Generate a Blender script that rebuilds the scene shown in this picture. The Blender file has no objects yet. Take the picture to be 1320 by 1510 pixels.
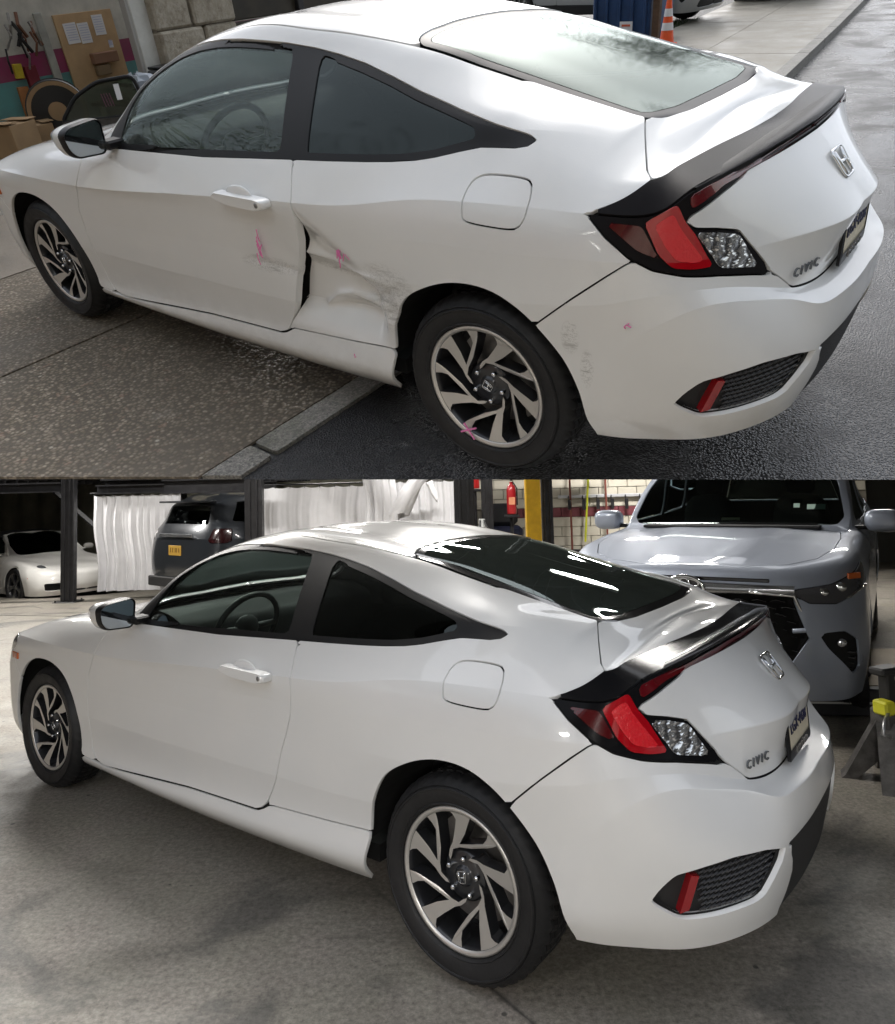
import bpy, bmesh, math, random
import numpy as np
from mathutils import Matrix, Vector
random.seed(7); RNG = np.random.default_rng(7)
SC = bpy.context.scene
COL = SC.collection
R = math.radians
# ================================================================== camera, sky, sun, exposure
# World axes: the workshop floor is z = 0; +x runs towards the nose of the repaired coupe, +y to its left side.
cam_d = bpy.data.cameras.new('camera'); cam = bpy.data.objects.new('camera', cam_d); COL.objects.link(cam)
cam.matrix_world = Matrix(((-0.79990992, -0.06065539, -0.59704694, -1.43252),
                           (-0.59954184,  0.03710680,  0.79948275,  2.76709),
                           (-0.02633844,  0.99746880, -0.06604754,  1.56585),
                           (0, 0, 0, 1)))
cam_d.sensor_fit = 'HORIZONTAL'; cam_d.sensor_width = 36; cam_d.lens = 1080 / 1320 * 36
cam_d.shift_y = -115 / 1320
cam_d.clip_start = .05; cam_d.clip_end = 600
SC.camera = cam
world = bpy.data.worlds.new('World'); SC.world = world; world.use_nodes = True
wn = world.node_tree; bg = wn.nodes['Background']
sky = wn.nodes.new('ShaderNodeTexSky'); sky.sky_type = 'NISHITA'; sky.sun_disc = False
SUN_EL, SUN_AZ = 66, 142.5
sky.sun_elevation = R(SUN_EL); sky.sun_rotation = R(SUN_AZ); sky.air_density = 1.6; sky.dust_density = 4.0; sky.ozone_density = 1.0
hsv = wn.nodes.new('ShaderNodeHueSaturation'); hsv.inputs['Saturation'].default_value = .35
wn.links.new(sky.outputs[0], hsv.inputs['Color']); wn.links.new(hsv.outputs[0], bg.inputs[0])
bg.inputs[1].default_value = .15
sun_d = bpy.data.lights.new('sun', 'SUN'); sun = bpy.data.objects.new('sun', sun_d); COL.objects.link(sun)
sun_d.energy = .55; sun_d.angle = R(60); sun_d.color = (1, .97, .93)
sun.rotation_euler = Vector((math.sin(R(SUN_AZ)) * math.cos(R(SUN_EL)), math.cos(R(SUN_AZ)) * math.cos(R(SUN_EL)), math.sin(R(SUN_EL)))).to_track_quat('Z', 'Y').to_euler()
SC.view_settings.view_transform = 'Standard'; SC.view_settings.look = 'None'; SC.view_settings.gamma = 1
SC.view_settings.exposure = .72; SC.view_settings.use_curve_mapping = False
SC.cycles.use_denoising = True; SC.cycles.max_bounces = 6; SC.cycles.transparent_max_bounces = 10
SC.cycles.diffuse_bounces = 3; SC.cycles.glossy_bounces = 3; SC.cycles.use_adaptive_sampling = True; SC.cycles.adaptive_threshold = .03; SC.cycles.sample_clamp_indirect = 6
SC.cycles.caustics_reflective = False; SC.cycles.caustics_refractive = False
# The picture is a pair: a street above, a workshop below. The street is a second deck that climbs away over the
# workshop; STREET carries street coordinates (z = 0 is its pavement, the damaged coupe stands as the repaired one) to the world.
STREET = Matrix(((0.9401063, 0.1286000, -0.3156932, -0.1203443), (0.0569855, 0.8537871, 0.5174942, -0.1028923), (0.3360845, -0.5044895, 0.7953223, 2.0452641), (0, 0, 0, 1)))
WORKSHOP = Matrix.Identity(4)
# ------------------------------------------------------------------ numeric helpers
def fd_slopes(T, P, breaks):
    """finite-difference slopes for curves P[..., k, c] over abscissae T[..., k]; one-sided at breaks"""
    h = np.diff(T, axis=-1)[..., None]
    d = np.diff(P, axis=-2) / np.maximum(h, 1e-9)
    n = P.shape[-2]
    m0 = np.empty(P.shape); m1 = np.empty(P.shape)          # slope leaving / arriving
    for k in range(n):
        if k == 0: m0[..., k, :] = m1[..., k, :] = d[..., 0, :]
        elif k == n - 1: m0[..., k, :] = m1[..., k, :] = d[..., -1, :]
        elif k in breaks: m1[..., k, :] = d[..., k-1, :]; m0[..., k, :] = d[..., k, :]
        else:
            a, b = h[..., k-1, :], h[..., k, :]
            s = (d[..., k-1, :] * b + d[..., k, :] * a) / (a + b)
            m0[..., k, :] = m1[..., k, :] = s
    # soften: natural-ish ends next to breaks
    for k in range(n - 1):
        if k == 0 or k in breaks: m0[..., k, :] = 1.5 * d[..., k, :] - .5 * m1[..., k+1, :] if not (k + 1 == n - 1 or k + 1 in breaks) else d[..., k, :]
        if k + 1 == n - 1 or k + 1 in breaks: m1[..., k+1, :] = 1.5 * d[..., k, :] - .5 * m0[..., k, :] if not (k == 0 or k in breaks) else d[..., k, :]
    return h, m0, m1
def hermite(P, h, m0, m1, k, t):
    t = np.asarray(t)[:, None]
    a, b = P[..., k:k+1, :], P[..., k+1:k+2, :]
    H = h[..., k:k+1, :]
    return ((2*t**3 - 3*t**2 + 1) * a + (t**3 - 2*t**2 + t) * H * m0[..., k:k+1, :]
            + (-2*t**3 + 3*t**2) * b + (t**3 - t**2) * H * m1[..., k+1:k+2, :])
def row_curve(keys, S):
    ks = sorted(keys); T = np.array(ks, float); P = np.array([keys[k] for k in ks], float)
    h, m0, m1 = fd_slopes(T, P, ())
    out = np.empty((len(S), 3))
    for i, s in enumerate(S):
        k = int(np.clip(np.searchsorted(T, s, side='right') - 1, 0, len(T) - 2))
        out[i] = hermite(P, h, m0, m1, k, [(s - T[k]) / (T[k+1] - T[k])])[0]
    return out
def surface(rows, crease, S, nv, smooth=4):
    """grid G[u, v, 3] through the row curves; nv[k] steps between rows k and k+1"""
    R = np.stack([row_curve(r, S) for r in rows], 1)          # u, row, 3
    T = np.concatenate([np.zeros((len(S), 1)), np.cumsum(np.maximum(np.linalg.norm(np.diff(R, axis=1), axis=2), .004), 1)], 1)
    h, m0, m1 = fd_slopes(T, R, crease)
    cols = []; fixed = []; rp = []
    for k in range(len(rows) - 1):
        t = np.linspace(0, 1, nv[k] + 1)[:-1]
        add = []
        if k in crease and nv[k] > 2: add.append(.18 / nv[k])
        if k + 1 in crease and nv[k] > 2: add.append(1 - .18 / nv[k])
        t = np.array(sorted(list(t) + add))
        cols.append(hermite(R, h, m0, m1, k, t))
        rp += list(k + t); fixed += [k in crease and x == 0 for x in t]
    cols.append(R[:, -1:, :]); fixed.append(True); fixed[0] = True; rp = np.array(rp + [len(rows) - 1.])
    G = np.concatenate(cols, 1); fixed = np.array(fixed)
    for _ in range(smooth):
        L = G.copy(); L[1:-1] = .5 * G[1:-1] + .25 * (G[:-2] + G[2:]); G = L
    return G, rp
def grid_normals(G):
    du = np.empty_like(G); dv = np.empty_like(G)
    du[1:-1] = G[2:] - G[:-2]; du[0] = G[1] - G[0]; du[-1] = G[-1] - G[-2]
    dv[:, 1:-1] = G[:, 2:] - G[:, :-2]; dv[:, 0] = G[:, 1] - G[:, 0]; dv[:, -1] = G[:, -1] - G[:, -2]
    N = np.cross(du, dv)
    l = np.linalg.norm(N, axis=2, keepdims=True)
    for _ in range(3):                                         # repair the pole
        bad = l[..., 0] < 1e-10
        if not bad.any(): break
        N[1:][bad[1:]] = N[:-1][bad[1:]]; l = np.linalg.norm(N, axis=2, keepdims=True)
    return N / np.maximum(l, 1e-12)
def mirror_mesh(G, N):
    """both halves of a grid car: verts, normals, tris, outward"""
    nu, nv = G.shape[:2]
    N = N.copy(); N[:, -1, 1] = 0; N[0, :, 1] = 0; N[-1, :, 1] = 0
    N /= np.maximum(np.linalg.norm(N, axis=2, keepdims=True), 1e-12)
    idx = np.arange(nu * nv).reshape(nu, nv)
    a, b, c, d = idx[:-1, :-1].ravel(), idx[1:, :-1].ravel(), idx[1:, 1:].ravel(), idx[:-1, 1:].ravel()
    t = np.concatenate([np.stack([a, b, c], 1), np.stack([a, c, d], 1)])
    V = G.reshape(-1, 3); NN = N.reshape(-1, 3)
    f = np.array([1, -1, 1])
    V2 = np.concatenate([V, V * f]); N2 = np.concatenate([NN, NN * f])
    T2 = np.concatenate([t, t[:, ::-1] + len(V)])
    return V2, N2, T2
def sdf_poly(P, poly):
    """signed distance to a closed polygon, positive inside"""
    poly = np.asarray(poly, float); P = np.asarray(P, float)
    d = np.full(len(P), 1e9); inside = np.zeros(len(P), bool)
    n = len(poly)
    for i in range(n):
        a, b = poly[i], poly[(i + 1) % n]
        e = b - a; w = P - a
        t = np.clip((w @ e) / max(e @ e, 1e-12), 0, 1)
        d = np.minimum(d, np.linalg.norm(w - t[:, None] * e, axis=1))
        c = ((a[1] > P[:, 1]) != (b[1] > P[:, 1]))
        with np.errstate(divide='ignore', invalid='ignore'):
            xx = a[0] + (P[:, 1] - a[1]) * e[0] / (e[1] if abs(e[1]) > 1e-12 else 1e-12)
        inside ^= c & (P[:, 0] < xx)
    return np.where(inside, d, -d)
def round_poly(pts, r, n=5):
    """round the corners of a polygon"""
    pts = np.asarray(pts, float); out = []
    for i in range(len(pts)):
        p, a, b = pts[i], pts[i-1], pts[(i+1) % len(pts)]
        u, v = a - p, b - p; lu, lv = np.linalg.norm(u), np.linalg.norm(v)
        rr = min(r, .45 * lu, .45 * lv)
        A, B = p + u / lu * rr, p + v / lv * rr
        for t in np.linspace(0, 1, n): out.append((1-t)**2 * A + 2*t*(1-t) * p + t*t * B)
    return np.array(out)
def smooth_poly(pts, n=4):
    """closed Catmull-Rom through pts"""
    pts = np.asarray(pts, float); m = len(pts); out = []
    for i in range(m):
        p0, p1, p2, p3 = pts[i-1], pts[i], pts[(i+1) % m], pts[(i+2) % m]
        for t in np.linspace(0, 1, n, endpoint=False):
            out.append(.5 * (2*p1 + (p2-p0)*t + (2*p0-5*p1+4*p2-p3)*t*t + (3*p1-p0-3*p2+p3)*t**3))
    return np.array(out)
def clip(V, N, T, val):
    """the part of a triangle mesh where val > 0"""
    k = val > 0; K = k[T]; cnt = K.sum(1); n = len(V)
    full = T[cnt == 3]; parts = [full]; E = []
    def rot(tri, first): return np.stack([np.take_along_axis(tri, ((first + i) % 3)[:, None], 1)[:, 0] for i in range(3)], 1)
    one = T[cnt == 1]; one = rot(one, np.argmax(k[one], 1)) if len(one) else one
    two = T[cnt == 2]; two = rot(two, np.argmin(k[two], 1)) if len(two) else two
    e = np.concatenate([one[:, [0, 1]], one[:, [0, 2]], two[:, [0, 1]], two[:, [0, 2]]]) if len(one) + len(two) else np.zeros((0, 2), int)
    if len(e):
        es = np.sort(e, 1); u, inv = np.unique(es, axis=0, return_inverse=True); inv = inv.ravel()
        t = np.clip(val[u[:, 0]] / (val[u[:, 0]] - val[u[:, 1]]), .001, .999)[:, None]
        nV = V[u[:, 0]] + t * (V[u[:, 1]] - V[u[:, 0]]); nN = N[u[:, 0]] + t * (N[u[:, 1]] - N[u[:, 0]])
        nN /= np.maximum(np.linalg.norm(nN, axis=1, keepdims=True), 1e-9)
        V = np.concatenate([V, nV]); N = np.concatenate([N, nN]); c = n + inv
        p, q = len(one), len(two)
        o1, o2, t1, t2 = c[:p], c[p:2*p], c[2*p:2*p+q], c[2*p+q:]
        parts += [np.stack([one[:, 0], o1, o2], 1), np.stack([t1, two[:, 1], two[:, 2]], 1), np.stack([t1, two[:, 2], t2], 1)]
    TT = np.concatenate(parts); used = np.unique(TT); remap = np.full(len(V), -1); remap[used] = np.arange(len(used))
    return V[used], N[used], remap[TT]
def rim(V, N, T, depth, seam=None):
    """turn the border of a panel inwards by depth"""
    E = np.concatenate([T[:, [0, 1]], T[:, [1, 2]], T[:, [2, 0]]])
    _, inv, cnt = np.unique(np.sort(E, 1), axis=0, return_inverse=True, return_counts=True)
    B = E[cnt[inv.ravel()] == 1]
    if seam is not None: B = B[~((np.abs(V[B[:, 0], 1]) < 1e-5) & (np.abs(V[B[:, 1], 1]) < 1e-5))]
    if len(B) == 0: return V, N, T
    sdir = np.cross(V[B[:, 1]] - V[B[:, 0]], N[B[:, 0]]); l = np.linalg.norm(sdir, axis=1, keepdims=True)
    sdir = np.where(l > 1e-9, sdir / np.maximum(l, 1e-9), N[B[:, 0]])
    acc = np.zeros_like(V); np.add.at(acc, B[:, 0], sdir); np.add.at(acc, B[:, 1], sdir)
    ids = np.unique(B); m = np.full(len(V), -1); m[ids] = np.arange(len(ids))
    s_ = acc[ids] / np.maximum(np.linalg.norm(acc[ids], axis=1, keepdims=True), 1e-9)
    tn = s_ + .6 * N[ids]; tn /= np.maximum(np.linalg.norm(tn, axis=1, keepdims=True), 1e-9)
    n0 = len(V); V2 = np.concatenate([V, V[ids], V[ids] - depth * N[ids]]); N2 = np.concatenate([N, tn, s_])
    ti, tj = n0 + m[B[:, 0]], n0 + m[B[:, 1]]; bi, bj = ti + len(ids), tj + len(ids)
    return V2, N2, np.concatenate([T, np.stack([ti, bi, bj], 1), np.stack([ti, bj, tj], 1)])
AX = {'xz': lambda V: V[:, [0, 2]], 'xy': lambda V: np.stack([V[:, 0], np.abs(V[:, 1])], 1), 'yz': lambda V: np.stack([np.abs(V[:, 1]), V[:, 2]], 1),
      'hz': lambda V: np.stack([(V[:, 0] + np.abs(V[:, 1])) * .70711, V[:, 2]], 1)}
# ================================================================== object helpers
def link(o, parent=None, mw=None):
    COL.objects.link(o)
    if parent is not None: o.parent = parent
    if mw is not None: o.matrix_world = mw
    return o
def tag(o, label=None, cat=None, group=None, kind=None):
    if label: o['label'] = label
    if cat: o['category'] = cat
    if group: o['group'] = group
    if kind: o['kind'] = kind
    return o
def thing(name, label, cat, mw=None, group=None):
    o = bpy.data.objects.new(name, None); o.empty_display_size = .1
    link(o, None, mw); return tag(o, label, cat, group)
def mk(name, V, F, mat, parent=None, mw=None, normals=None, smooth=False, fm=None, angle=None):
    """one mesh object from vertices and faces"""
    me = bpy.data.meshes.new(name)
    me.from_pydata(np.asarray(V, float).tolist(), [], F.tolist() if isinstance(F, np.ndarray) else [tuple(int(i) for i in f) for f in F])
    for m in (mat if isinstance(mat, (list, tuple)) else [mat]): me.materials.append(m)
    if fm is not None: me.polygons.foreach_set('material_index', np.asarray(fm, dtype=np.int32))
    if smooth or normals is not None or angle is not None: me.polygons.foreach_set('use_smooth', np.ones(len(me.polygons), bool))
    if normals is not None: me.normals_split_custom_set_from_vertices(np.asarray(normals, float).tolist())
    if angle is not None: me.set_sharp_from_angle(angle=R(angle))
    me.update()
    return link(bpy.data.objects.new(name, me), parent, mw)
class MB:
    """collects simple solids into one mesh"""
    def __init__(s): s.V = []; s.F = []; s.M = []
    def add(s, V, F, m=0, xf=None):
        b = len(s.V)
        V = np.asarray(V, float)
        if xf is not None:
            X = np.array(xf); V = V @ X[:3, :3].T + X[:3, 3]
        s.V += [tuple(v) for v in V]; s.F += [tuple(i + b for i in f) for f in F]; s.M += [m] * len(F); return s
    def box(s, c, d, m=0, xf=None, bev=0.0):
        c = np.array(c, float); h = np.array(d, float) / 2
        if bev <= 0:
            V = [c + h * np.array(q) for q in ((-1,-1,-1),(1,-1,-1),(1,1,-1),(-1,1,-1),(-1,-1,1),(1,-1,1),(1,1,1),(-1,1,1))]
            return s.add(V, ((0,3,2,1),(4,5,6,7),(0,1,5,4),(1,2,6,5),(2,3,7,6),(3,0,4,7)), m, xf)
        b = min(bev, *(h * .49)); V = []; I = {}
        for sx in (-1, 1):
            for sy in (-1, 1):
                for sz in (-1, 1):
                    for ax in range(3):
                        k = h - b; k[ax] = h[ax]; I[sx, sy, sz, ax] = len(V); V.append(c + k * (sx, sy, sz))
        F = []; S2 = (-1, 1)
        for ax in range(3):
            o = [i for i in range(3) if i != ax]
            for q in S2:
                def key(u, v, a=ax, q=q, o=o):
                    t = [0, 0, 0]; t[a] = q; t[o[0]] = u; t[o[1]] = v; return (*t, a)
                F.append([I[key(-1,-1)], I[key(1,-1)], I[key(1,1)], I[key(-1,1)]])
            for u in S2:
                for v in S2:
                    def kk(w, a2, u=u, v=v, ax=ax, o=o):
                        t = [0, 0, 0]; t[ax] = w; t[o[0]] = u; t[o[1]] = v; return (*t, a2)
                    F.append([I[kk(-1, o[0])], I[kk(1, o[0])], I[kk(1, o[1])], I[kk(-1, o[1])]])
        for sx in S2:
            for sy in S2:
                for sz in S2: F.append([I[sx, sy, sz, 0], I[sx, sy, sz, 1], I[sx, sy, sz, 2]])
        A = np.array(V)
        for f in F:
            p = A[f]; nrm = np.cross(p[1] - p[0], p[2] - p[0])
            if nrm @ (p.mean(0) - c) < 0: f.reverse()
        return s.add(V, F, m, xf)
    def tube(s, path, r, n=8, m=0, cap=True, xf=None, closed=False):
        P = np.asarray(path, float); rr = np.broadcast_to(np.asarray(r, float), (len(P),)); V = []; F = []
        up = None
        for i in range(len(P)):
            t = (P[(i+1) % len(P)] - P[i-1]) if closed else P[min(i+1, len(P)-1)] - P[max(i-1, 0)]
            t = t / max(np.linalg.norm(t), 1e-9)
            if up is None: up = np.array([0, 0, 1.]) if abs(t[2]) < .9 else np.array([1., 0, 0])
            a = np.cross(t, up); a /= max(np.linalg.norm(a), 1e-9); b = np.cross(a, t); up = b
            for k in range(n):
                w = 2 * math.pi * k / n; V.append(P[i] + rr[i] * (math.cos(w) * a + math.sin(w) * b))
        for i in range(len(P) - (0 if closed else 1)):
            i2 = (i + 1) % len(P)
            for k in range(n): F.append((i*n+k, i*n+(k+1) % n, i2*n+(k+1) % n, i2*n+k))
        if cap and not closed: F += [tuple(range(n))[::-1], tuple(range((len(P)-1)*n, len(P)*n))]
        return s.add(V, F, m, xf)
    def lathe(s, prof, n=32, axis='z', m=0, xf=None, a0=0, a1=2 * math.pi, mats=None):
        """prof: (radius, height) pairs round an axis"""
        V = []; F = []; M = []; full = abs(a1 - a0 - 2 * math.pi) < 1e-6; k = n if full else n + 1
        for j in range(k):
            w = a0 + (a1 - a0) * j / n
            for r, h in prof:
                x, y = r * math.cos(w), r * math.sin(w)
                V.append((x, y, h) if axis == 'z' else (x, h, y) if axis == 'y' else (h, x, y))
        p = len(prof)
        for j in range(n):
            j2 = (j + 1) % k
            for i in range(p - 1):
                f = (j*p+i, j2*p+i, j2*p+i+1, j*p+i+1)
                F.append(f if axis != 'y' else f[::-1]); M.append(mats[i] if mats else m)
        b = len(s.F); s.add(V, F, m, xf); s.M[b:] = M; return s
    def prism(s, poly, z0, z1, axes='xy', m=0, ms=None, xf=None):
        """extrude a 2-D polygon"""
        poly = [tuple(p) for p in poly]; n = len(poly)
        area = sum(poly[i][0] * poly[(i+1) % n][1] - poly[(i+1) % n][0] * poly[i][1] for i in range(n))
        if area < 0: poly = poly[::-1]
        put = {'xy': lambda p, z: (p[0], p[1], z), 'xz': lambda p, z: (p[0], -z, p[1]), 'yz': lambda p, z: (z, p[0], p[1])}[axes]
        V = [put(p, z0) for p in poly] + [put(p, z1) for p in poly]
        F = [tuple(range(n))[::-1], tuple(range(n, 2*n))]
        b = len(s.F); s.add(V, F + [(i, (i+1) % n, n+(i+1) % n, n+i) for i in range(n)], m, xf)
        if ms is not None: s.M[b+2:] = [ms] * n
        return s
    def build(s, name, mat, parent=None, mw=None, smooth=False, angle=None):
        return mk(name, s.V, s.F, mat, parent, mw, smooth=smooth, fm=s.M if isinstance(mat, (list, tuple)) else None, angle=angle)
def T3(x, y, z): return Matrix.Translation((x, y, z))
def RZ(a): return Matrix.Rotation(R(a), 4, 'Z')
def RX(a): return Matrix.Rotation(R(a), 4, 'X')
def RY(a): return Matrix.Rotation(R(a), 4, 'Y')
def copy_tree(o, mw, parent=None, **tags):
    c = o.copy(); COL.objects.link(c)
    if parent is not None: c.parent = parent
    else: c.matrix_world = mw
    for k, v in tags.items(): c[k] = v
    for ch in list(o.children): copy_tree(ch, None, c)
    return c
def text_mesh(txt, size, depth=.004, align='CENTER', shear=0, space=1.0, bevel=0):
    cu = bpy.data.curves.new('t', 'FONT'); cu.body = txt; cu.size = size; cu.extrude = depth / 2; cu.align_x = align; cu.align_y = 'CENTER'
    cu.shear = shear; cu.space_character = space; cu.bevel_depth = bevel; cu.resolution_u = 3
    o = bpy.data.objects.new('t', cu); COL.objects.link(o)
    dg = bpy.context.evaluated_depsgraph_get(); me = bpy.data.meshes.new_from_object(o.evaluated_get(dg))
    bpy.data.objects.remove(o); bpy.data.curves.remove(cu)
    return me
def text_obj(name, txt, size, mat, parent, xf, **k):
    me = text_mesh(txt, size, **k); me.materials.clear(); me.materials.append(mat); me.name = name
    me.transform(xf); o = bpy.data.objects.new(name, me); return link(o, parent)
# ================================================================== materials
MATS = {}
class NT:
    def __init__(s, name):
        s.m = bpy.data.materials.new(name); s.m.use_nodes = True; s.t = s.m.node_tree; s.n = s.t.nodes
        s.b = s.n['Principled BSDF']; s.out = s.n['Material Output']; MATS[name] = s.m
    def node(s, ty, **k):
        n = s.n.new('ShaderNode' + ty)
        for a, v in k.items():
            if a.startswith('i_'): n.inputs[a[2:].replace('_', ' ')].default_value = v
            else: setattr(n, a, v)
        return n
    def l(s, a, b): s.t.links.new(a, b)
    def coord(s, kind='Object', scale=None):
        c = s.node('TexCoord'); o = c.outputs[kind]
        if scale is not None:
            mp = s.node('Mapping'); mp.inputs['Scale'].default_value = scale; s.l(o, mp.inputs[0]); o = mp.outputs[0]
        return o
    def noise(s, scale, detail=4, rough=.55, co=None, dist=0):
        n = s.node('TexNoise'); n.inputs['Scale'].default_value = scale; n.inputs['Detail'].default_value = detail
        n.inputs['Roughness'].default_value = rough; n.inputs['Distortion'].default_value = dist
        if co is not None: s.l(co, n.inputs['Vector'])
        return n.outputs['Fac']
    def ramp(s, src, stops):
        r = s.node('ValToRGB'); e = r.color_ramp.elements
        while len(e) < len(stops): e.new(.5)
        for el, (p, c) in zip(e, stops):
            el.position = p; el.color = (*c, 1) if isinstance(c, (tuple, list)) else (c, c, c, 1)
        s.l(src, r.inputs[0]); return r.outputs[0]
    def mix(s, f, a, b, mode='MIX'):
        n = s.node('Mix', data_type='RGBA', blend_type=mode)
        for v, i in ((f, 0), (a, 6), (b, 7)):
            if hasattr(v, 'links') or hasattr(v, 'is_linked'): s.l(v, n.inputs[i])
            else: n.inputs[i].default_value = v if i == 0 else (*v, 1)
        return n.outputs[2]
    def math(s, op, a, b=0.0, clamp=False):
        n = s.node('Math', operation=op); n.use_clamp = clamp
        for v, i in ((a, 0), (b, 1)):
            if hasattr(v, 'is_linked'): s.l(v, n.inputs[i])
            else: n.inputs[i].default_value = v
        return n.outputs[0]
    def bump(s, h, strength=.3, dist=.01):
        b = s.node('Bump'); b.inputs['Strength'].default_value = strength; b.inputs['Distance'].default_value = dist
        s.l(h, b.inputs['Height']); s.l(b.outputs[0], s.b.inputs['Normal']); return b
    def set(s, **k):
        for a, v in k.items(): s.b.inputs[a.replace('_', ' ')].default_value = (*v, 1) if isinstance(v, tuple) else v
        return s
def mat(name, col, rough=.5, metal=0.0, coat=0.0, vary=.0, vscale=6, bump=0.0, bscale=60, spec=.5, coat_r=.03, rvary=0.0):
    if name in MATS: return MATS[name]
    t = NT(name); t.set(Base_Color=tuple(col), Roughness=rough, Metallic=metal, Coat_Weight=coat, Coat_Roughness=coat_r)
    t.b.inputs['Specular IOR Level'].default_value = spec
    if vary or bump or rvary:
        co = t.coord()
    if vary:
        n = t.noise(vscale, 6, .6, co)
        lo = tuple(c * (1 - vary) for c in col); hi = tuple(min(1, c * (1 + vary)) for c in col)
        t.l(t.ramp(n, [(.3, lo), (.7, hi)]), t.b.inputs['Base Color'])
    if rvary:
        t.l(t.ramp(t.noise(vscale * 1.7, 5, .6, co), [(.3, max(0, rough - rvary)), (.7, min(1, rough + rvary))]), t.b.inputs['Roughness'])
    if bump: t.bump(t.noise(bscale, 4, .6, co), bump, .01)
    return t.m
def glass_mat(name, tint, ior=1.5, rough=0.0, bump=0.0, bscale=200, haze=0.0):
    """thin window glass: tinted see-through plus a Fresnel reflection"""
    t = NT(name); t.n.remove(t.b)
    tr = t.node('BsdfTransparent'); tr.inputs[0].default_value = (*tint, 1)
    gl = t.node('BsdfGlossy'); gl.inputs['Roughness'].default_value = rough; gl.inputs[0].default_value = (.86, .97, .95, 1)
    fr = t.node('Fresnel'); fr.inputs[0].default_value = ior
    mx = t.node('MixShader'); base = tr.outputs[0]
    if haze:
        df = t.node('BsdfDiffuse'); df.inputs[0].default_value = (.30, .36, .33, 1); m2 = t.node('MixShader'); m2.inputs[0].default_value = haze
        t.l(tr.outputs[0], m2.inputs[1]); t.l(df.outputs[0], m2.inputs[2]); base = m2.outputs[0]
    if bump:
        b = t.node('Bump'); b.inputs['Strength'].default_value = bump; b.inputs['Distance'].default_value = .004
        vo = t.node('TexVoronoi'); vo.inputs['Scale'].default_value = bscale; t.l(t.coord(), vo.inputs['Vector'])
        t.l(t.ramp(vo.outputs['Distance'], [(.25, 1.0), (.45, 0.0)]), b.inputs['Height'])
        t.l(b.outputs[0], gl.inputs['Normal'])
    t.l(fr.outputs[0], mx.inputs[0]); t.l(base, mx.inputs[1]); t.l(gl.outputs[0], mx.inputs[2]); t.l(mx.outputs[0], t.out.inputs[0])
    return t.m
BLACK_TRIM = mat('black trim', (.010, .010, .011), .40, spec=.22)
GLOSS_BLACK = mat('gloss black plastic', (.010, .010, .011), .12, coat=.6)
MATTE_BLACK = mat('matte black plastic', (.016, .016, .017), .62, bump=.15, bscale=400)
DARK_INNER = mat('dark cavity', (.006, .006, .006), .9)
RUBBER = mat('tyre rubber', (.011, .011, .012), .58, vary=.25, vscale=14, rvary=.1)
CHROME = mat('chrome', (.78, .79, .80), .09, 1.0)
ALLOY = mat('machined alloy', (.66, .64, .61), .34, .72, rvary=.05, vscale=30)
ALLOY_DARK = mat('dark alloy paint', (.035, .036, .04), .3, .4, coat=.5)
STEEL = mat('brake steel', (.30, .29, .28), .4, .9, vary=.2, vscale=20)
SEAT = mat('seat cloth', (.028, .028, .030), .85, bump=.2, bscale=300)
DASH = mat('dashboard plastic', (.020, .021, .023), .55)
MIRROR = mat('mirror glass', (.55, .60, .64), .03, 1.0)
RED_LENS = mat('red lamp lens', (.40, .004, .010), .12, coat=1.0)
RED_DARK = mat('dark red lamp lens', (.075, .002, .004), .12, coat=1.0)
RED_DEEP = mat('deep red lamp strip', (.12, .004, .008), .14, coat=1.0)
t = NT('clear lamp lens'); t.set(Roughness=.10, Metallic=.85, Coat_Weight=1.0); co = t.coord('Object', (1, .45, 1)); wv = t.node('TexWave'); wv.inputs['Scale'].default_value = 16; wv.inputs['Distortion'].default_value = 5; wv.inputs['Detail'].default_value = 2; wv.inputs['Detail Scale'].default_value = 2.5; t.l(co, wv.inputs['Vector'])
t.l(t.ramp(wv.outputs['Fac'], [(.15, (.34, .34, .35)), (.45, (.72, .73, .75)), (.8, (.92, .93, .94))]), t.b.inputs['Base Color']); t.bump(wv.outputs['Fac'], .28, .01); CLEAR_LENS = t.m
AMBER = mat('amber lens', (.55, .12, .02), .2, coat=1.0)
PLATE = mat('plate ivory', (.66, .60, .46), .45, vary=.08, vscale=20)
NAVY = mat('plate navy', (.015, .018, .06), .4)
PINK = mat('pink paint marker', (.80, .22, .48), .8)
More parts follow.
